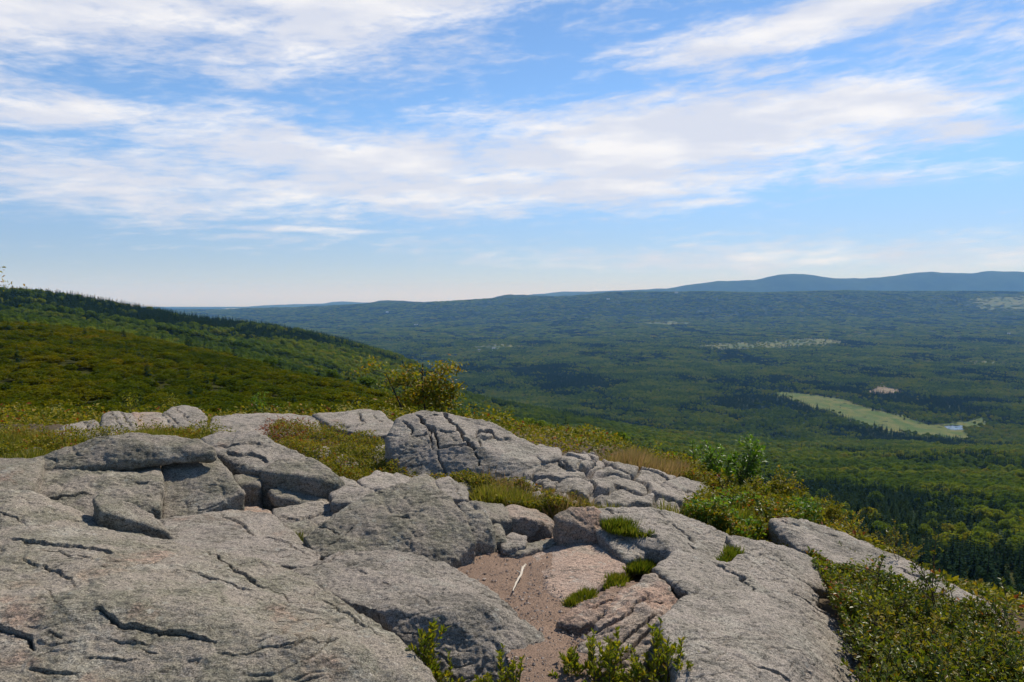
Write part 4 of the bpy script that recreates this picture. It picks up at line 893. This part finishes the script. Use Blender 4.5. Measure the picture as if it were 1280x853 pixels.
def stem_plant(seed, n_stems, h, spread, leaf, leaves, lean=.35, side=2, aspect=.5, up=.5, wob=.3):
    """upright leafy stems: returns stem and leaf geometry"""
    rng = np.random.default_rng(seed); tubes = []; P = []; A = []
    for i in range(n_stems):
        a = rng.uniform(0, 6.28); r = spread*math.sqrt(rng.random()); b = np.array([math.cos(a)*r, math.sin(a)*r, -.04])
        L = h*rng.uniform(.65, 1.05); c = curve_pts(b, (math.cos(a)*lean*rng.random(), math.sin(a)*lean*rng.random(), 1), L, rng, 8, wob, .05)
        tubes.append(tube_mesh(c, np.linspace(.0045, .0015, 8)*(h/.5)**.5, 4)); lines = [c]
        for k in range(side):
            j = rng.integers(2, 6); d = unit(np.array([rng.normal(), rng.normal(), .9])); s = curve_pts(c[j], d, L*rng.uniform(.2, .45), rng, 5, wob, .05)
            tubes.append(tube_mesh(s, np.linspace(.0028, .0012, 5)*(h/.5)**.5, 4)); lines.append(s)
        for ln in lines:
            m = max(3, int(leaves*(1 if len(ln) == 8 else .45))); t = (rng.random(m)**.75*.78+.22)*(len(ln)-1); j = np.minimum(t.astype(int), len(ln)-2); f = (t-j)[:, None]
            p = ln[j]*(1-f)+ln[j+1]*f; tg = unit(ln[j+1]-ln[j]); o = unit(rng.normal(size=(m, 3))); o = unit(o-(o*tg).sum(1, keepdims=True)*tg)
            P.append(p); A.append(unit(o+tg*up+[0, 0, .15]))
    P = np.concatenate(P); A = np.concatenate(A); n = len(P); Nn = unit(np.array([0, 0, 1.])+.45*rng.normal(size=(n, 3)))
    s = leaf*rng.uniform(.6, 1.25, n); V, F = leaf_mesh(P, A, Nn, s, s*aspect, .18)
    return merge(tubes), (V, F, np.repeat(np.clip(rng.beta(1.6, 1.6, n), 0, 1), 4))
def make_plant(name, label, cat, group, mat, **kw):
    (sv, sf), (V, F, a) = stem_plant(**kw); e = empty(name, (0, 0, -50)); tag(e, label, cat, group)
    mesh_obj('stem', sv, sf, M_TWIG, e); mesh_obj('foliage', V, F, mat, e, attr={'leaf': a}, smooth=False); return e
class Kind:
    def __init__(s, templates): s.t = templates; s.u = set(); s.i = 0
    def put(s, loc, rz, sc, label=None):
        k = s.i % len(s.t); s.i += 1; e = s.t[k]
        if k in s.u: return dup(e, loc, rz, sc, label)
        s.u.add(k); e.location = loc; e.rotation_euler = (0, 0, rz); e.scale = (sc, sc, sc)
        if label: e['label'] = label
        return e
GB = 'leafy shrubs in the near right corner'
SHRUB = Kind([make_plant('blueberry_shrub', 'knee high leafy shrub with small glossy leaves in the near right thicket', 'shrub', GB, M_BLUEB, seed=80+q, n_stems=9, h=.42, spread=.16, leaf=.032, leaves=34, side=4, aspect=.55) for q in range(4)]+[make_plant('blueberry_shrub', 'lighter yellow green leafy shrub mixed into the near right thicket', 'shrub', GB, M_YELLOW, seed=84, n_stems=7, h=.42, spread=.15, leaf=.030, leaves=30, side=4, aspect=.5), make_plant('blueberry_shrub', 'olive shrub with orange tinged leaves mixed into the near right thicket', 'shrub', GB, M_HEATH, seed=85, n_stems=8, h=.44, spread=.15, leaf=.032, leaves=30, side=4, aspect=.5)])
def thicket():
    rng = np.random.default_rng(91)
    Q = scatter_on([(1060,770),(1060,740),(1110,738),(1180,762),(1260,815),(1300,860),(1290,930),(1130,930),(1110,830)], 95, rng, 0.)
    for q in Q: SHRUB.put((q[0], q[1], q[2]-.06), rng.uniform(0, 6.28), rng.uniform(.45, .95))
thicket()
def at(px, row, D): return ray(px, row)*D
# taller dark stemmed shrubs standing out of the thicket
TALL = Kind([make_plant('tall_shrub', 'x', 'shrub', 'taller dark stemmed shrubs in the thicket', M_BLUEB, seed=100+q, n_stems=2, h=.62, spread=.04, leaf=.034, leaves=22, side=4, aspect=.5) for q in range(2)])
for px, row, D, sc, lb in ((1098, 770, 4.9, .95, 'tall dark stemmed shrub at the left end of the leafy thicket'), (1172, 775, 4.7, 1.0, 'tallest bare topped shrub in the middle of the thicket'), (1255, 800, 5.0, .95, 'tall pale leaved shrub at the right frame edge beside the rock spine'), (1125, 705, 5.9, .6, 'leafy shrub standing above the middle of the rock spine'), (1050, 705, 5.9, .42, 'bright green sprig growing on the rock spine')):
    TALL.put(at(px, row, D), px*.7, sc, lb)
SPRIG = Kind([make_plant('sprig', 'x', 'plant', 'yellow green sprigs along the bottom edge', M_YELLOW, seed=110+q, n_stems=5, h=.38, spread=.05, leaf=.031, leaves=60, side=2, aspect=.42, lean=.2, up=.9, wob=.2) for q in range(3)])
for px, row, D, sc, lb in ((528, 870, 3.42, 1.05, 'tall slim yellow green sprig before the shaded front of the long pale slab'), (548, 880, 3.40, .8, 'shorter sprig with a red tip beside the tall slim yellow green sprig'), (632, 890, 3.25, .85, 'bushy yellow green sprig in front of the shaded slab, right of the slim ones'),
      (600, 885, 3.3, .5, 'tiny yellow sprig at the bottom edge left of the bushy one'), (722, 880, 3.35, 1.0, 'leftmost sprig of the clump below the folded pink rock'), (748, 885, 3.3, 1.0, 'sprig with broad leaves second in the clump below the folded pink rock'), (772, 878, 3.4, 1.0, 'tall pale sprig in the middle of the clump below the folded pink rock'),
      (800, 885, 3.3, .85, 'low full sprig in the clump, right of the tall pale one'), (825, 880, 3.35, 1.1, 'tallest sprig of the clump with a dark red bud at its tip'), (850, 885, 3.3, .8, 'low yellow sprig in front of the dark side of the big dome slab'), (872, 885, 3.3, .8, 'last sprig of the clump beside the red stemmed plant')):
    SPRIG.put(at(px, row, D), px*1.3, sc*.9, lb)
RP = make_plant('red_plant', 'small plant with dark red upright leaves against the big dome slab', 'plant', None, M_RED, seed=121, n_stems=2, h=.26, spread=.015, leaf=.022, leaves=46, side=0, aspect=.45, lean=.1, up=1.4, wob=.1)
RP.location = at(872, 872, 3.42)
GR = make_plant('goldenrod', 'leaning yellow goldenrod spike on the big dome slab at the bottom edge', 'plant', None, M_GOLD, seed=122, n_stems=1, h=.22, spread=.01, leaf=.016, leaves=70, side=0, aspect=.5, lean=.1, up=1.2, wob=.1)
GR.location = at(925, 862, 3.4); GR.rotation_euler = (0, R(48), 0)
# bushes on the right rim
BUSH = make_plant('bright_bush', 'bright lime green bush standing on the right rim of the ledge', 'shrub', None, M_LIME, seed=130, n_stems=16, h=.72, spread=.16, leaf=.05, leaves=60, side=4, aspect=.4, lean=.55)
BUSH.location = at(905, 622, 8.4); BUSH.scale = (1.1, 1.1, 1.05)
RIM = Kind([make_plant('rim_bush', 'x', 'shrub', 'leafy bushes along the right rim', m, seed=140+q, n_stems=12, h=.50, spread=.15, leaf=.046, leaves=34, side=4, aspect=.48, lean=.5) for q, m in enumerate((M_BLUEB, M_YELLOW, M_HEATH))])
for px, row, D, sc, lb in ((912, 668, 6.6, .75, 'dark leaved bush growing up against the pale slab on the rim'), (945, 652, 7.0, .8, 'yellowish bush between the bright lime bush and the rock spine'), (960, 640, 7.4, .9, 'mixed olive bush right of the bright lime bush'), (950, 680, 6.4, .75, 'dark glossy bush in front of the start of the rock spine'), (890, 655, 7.0, .55, 'small yellow bush left of the dark rim bushes'),
      (985, 635, 7.9, .8, 'olive bush behind the start of the rock spine'), (930, 630, 8.0, .8, 'dark leaved bush at the foot of the bright lime bush'), (1010, 648, 7.6, .6, 'yellow bush on the back side of the rock spine'), (1038, 655, 7.4, .55, 'small olive bush behind the rock spine, beside the goldenrods'),
      (975, 675, 6.5, .45, 'small dark bush in the gap before the rock spine'), (830, 630, 7.3, .6, 'upright yellow green bush before the shattered bedrock'), (722, 640, 6.8, .35, 'small olive bush where the shattered bedrock meets the yellow grass'), (800, 640, 7.0, .42, 'short yellow bush in front of the shattered bedrock')):
    RIM.put(at(px, row, D), px*.9, sc, lb)
HB = make_plant('heath_mound', 'dark brownish heath mound on the slope behind the rock spine', 'shrub', None, M_HEATH, seed=150, n_stems=40, h=.36, spread=.42, leaf=.022, leaves=50, side=2, lean=.8); HB.location = at(1085, 702, 7.8)
GD = Kind([make_plant('goldenrod', 'x', 'plant', 'goldenrods on the right rim', M_GOLD, seed=160+q, n_stems=12, h=.42, spread=.2, leaf=.03, leaves=30, side=2, aspect=.5, lean=.4) for q in range(2)])
for px, row, D, sc, lb in ((1030, 662, 8.0, .8, 'yellow goldenrod clump left of its neighbour behind the rock spine'), (1048, 668, 7.8, .75, 'yellow goldenrod clump next to the dark heath mound')): GD.put(at(px, row, D), px, sc, lb)
# saplings behind the back row of boulders
SAP = Kind([make_plant('sapling', 'x', 'shrub', 'saplings behind the back row of boulders', M_LIME if q else M_YELLOW, seed=170+q, n_stems=5, h=1.0, spread=.12, leaf=.075, leaves=22, side=4, aspect=.5, lean=.35) for q in range(2)])
for px, row, D, sc, lb in ((168, 528, 13, .55, 'pale sapling showing above the ribbed boulder of the back row'), (325, 530, 12.5, .62, 'tall yellow sapling behind the low rounded boulder'), (218, 520, 14, .45, 'thin sapling behind the tallest back row boulder'), (345, 535, 12.3, .45, 'short sapling beside the tall yellow one'),
      (812, 590, 13, .6, 'green sapling behind the dry grass'), (610, 545, 14, .4, 'thin sapling right of the small yellow tree'), (-20, 470, 30, 2.0, 'bright sapling at the left frame edge on the near slope')): SAP.put(at(px, row, D), px, sc, lb)

# the small yellow tree behind the dome
def small_tree(name, label, seed, stems, leaf, n_leaf, mat):
    rng = np.random.default_rng(seed); tubes = []; P = []; e = empty(name, (0, 0, -50)); tag(e, label, 'tree')
    for (dx, lean, L, r) in stems:
        c = curve_pts((dx, 0, -.1), (lean, rng.normal()*.1, 1), L, rng, 10, .10, .03); tubes.append(tube_mesh(c, np.linspace(r, r*.35, 10), 6))
        for k in range(9):
            j = rng.integers(4, 10); d = np.array([rng.normal()+lean*.5, rng.normal(), .25]); b = curve_pts(c[j], d, L*rng.uniform(.18, .36), rng, 6, .3, .06)
            tubes.append(tube_mesh(b, np.linspace(r*.38, r*.12, 6), 4))
            for q in range(3):
                t_ = curve_pts(b[rng.integers(2, 6)], rng.normal(size=3)+[0, 0, .2], L*.10, rng, 4, .3); tubes.append(tube_mesh(t_, np.linspace(r*.14, r*.07, 4), 3))
                cen = t_[-1]
                if cen[2] < .42*max(q_[2] for q_ in stems): continue
                P.append(cen+rng.normal(size=(n_leaf, 3))*[L*.062, L*.062, L*.026])
    P = np.concatenate(P); n = len(P); A = unit(rng.normal(size=(n, 3))+[0, 0, -.2]); V, F = leaf_mesh(P, A, unit(np.array([0, 0, 1.])+.6*rng.normal(size=(n, 3))), leaf*rng.uniform(.7, 1.3, n), leaf*.5*rng.uniform(.7, 1.3, n), .15)
    tv, tf = merge(tubes); mesh_obj('trunk', tv, tf, M_BARK, e); mesh_obj('crown', V, F, mat, e, attr={'leaf': np.repeat(rng.random(n), 4)}, smooth=False); return e
T1 = small_tree('small_tree', 'small tree with thin yellow olive crown behind the cracked dome', 181, [(-.05, -.42, 1.45, .022), (.05, .03, 1.5, .026), (.10, .22, 1.3, .018), (0, -.14, 1.15, .014), (.12, .36, 1.0, .014)], .074, 34, M_AUTUMN)
T1.location = at(529, 548, 13.5); T1.scale = (1.02, 1, .93)
T2 = small_tree('small_tree', 'tree outside the left edge, only a yellow twig of it showing', 182, [(0, .1, 2.6, .03), (.1, .35, 2.3, .026), (-.1, -.3, 2.2, .024)], .07, 12, M_AUTUMN)
T2.location = at(-142, 552, 12.)

# the stick on the gravel and the dead branch on the rim
def stick(name, label, line, rad, mat, knots=()):
    P = np.array(line, float); t = np.linspace(0, 1, len(P)); tt = np.linspace(0, 1, 40); c = np.stack([np.interp(tt, t, P[:, k]) for k in range(3)], 1)
    rng = np.random.default_rng(5); c[:, :] += .003*np.stack([pnoise(np.stack([tt*9, tt*0+k, tt*0], 1)) for k in range(3)], 1)
    r = np.interp(tt, t, rad)*(1+.25*pnoise(np.stack([tt*14, tt*0+9, tt*0], 1))); parts = [tube_mesh(c, r, 8)]
    for i, d, L in knots: parts.append(tube_mesh(curve_pts(c[i], d, L, rng, 4, .2), np.linspace(r[i]*.7, r[i]*.3, 4), 6))
    V, F = merge(parts); return tag(mesh_obj(name, V, F, mat), label, 'stick')
b0 = pts_many(np.array([641., 645., 651., 653., 657.]), np.array([739., 729., 719., 711., 706.]), .018)
stick('stick', 'bleached white stick lying on the gravel between the slabs', b0, [.003, .006, .0075, .009, .006], M_DEAD, [(22, (-.6, .3, .3), .035)])
db = np.array([at(772, 571, 9.2), at(785, 571, 9.2), at(795, 566, 9.2), at(812, 569, 9.3), at(822, 567, 9.3)])
stick('dead_branch', 'bare grey branch lying across the top of the dry grass', db, [.016, .014, .012, .010, .006], M_GREYWOOD, [(18, (.3, 0, .6), .12), (28, (.5, 0, .35), .1)])
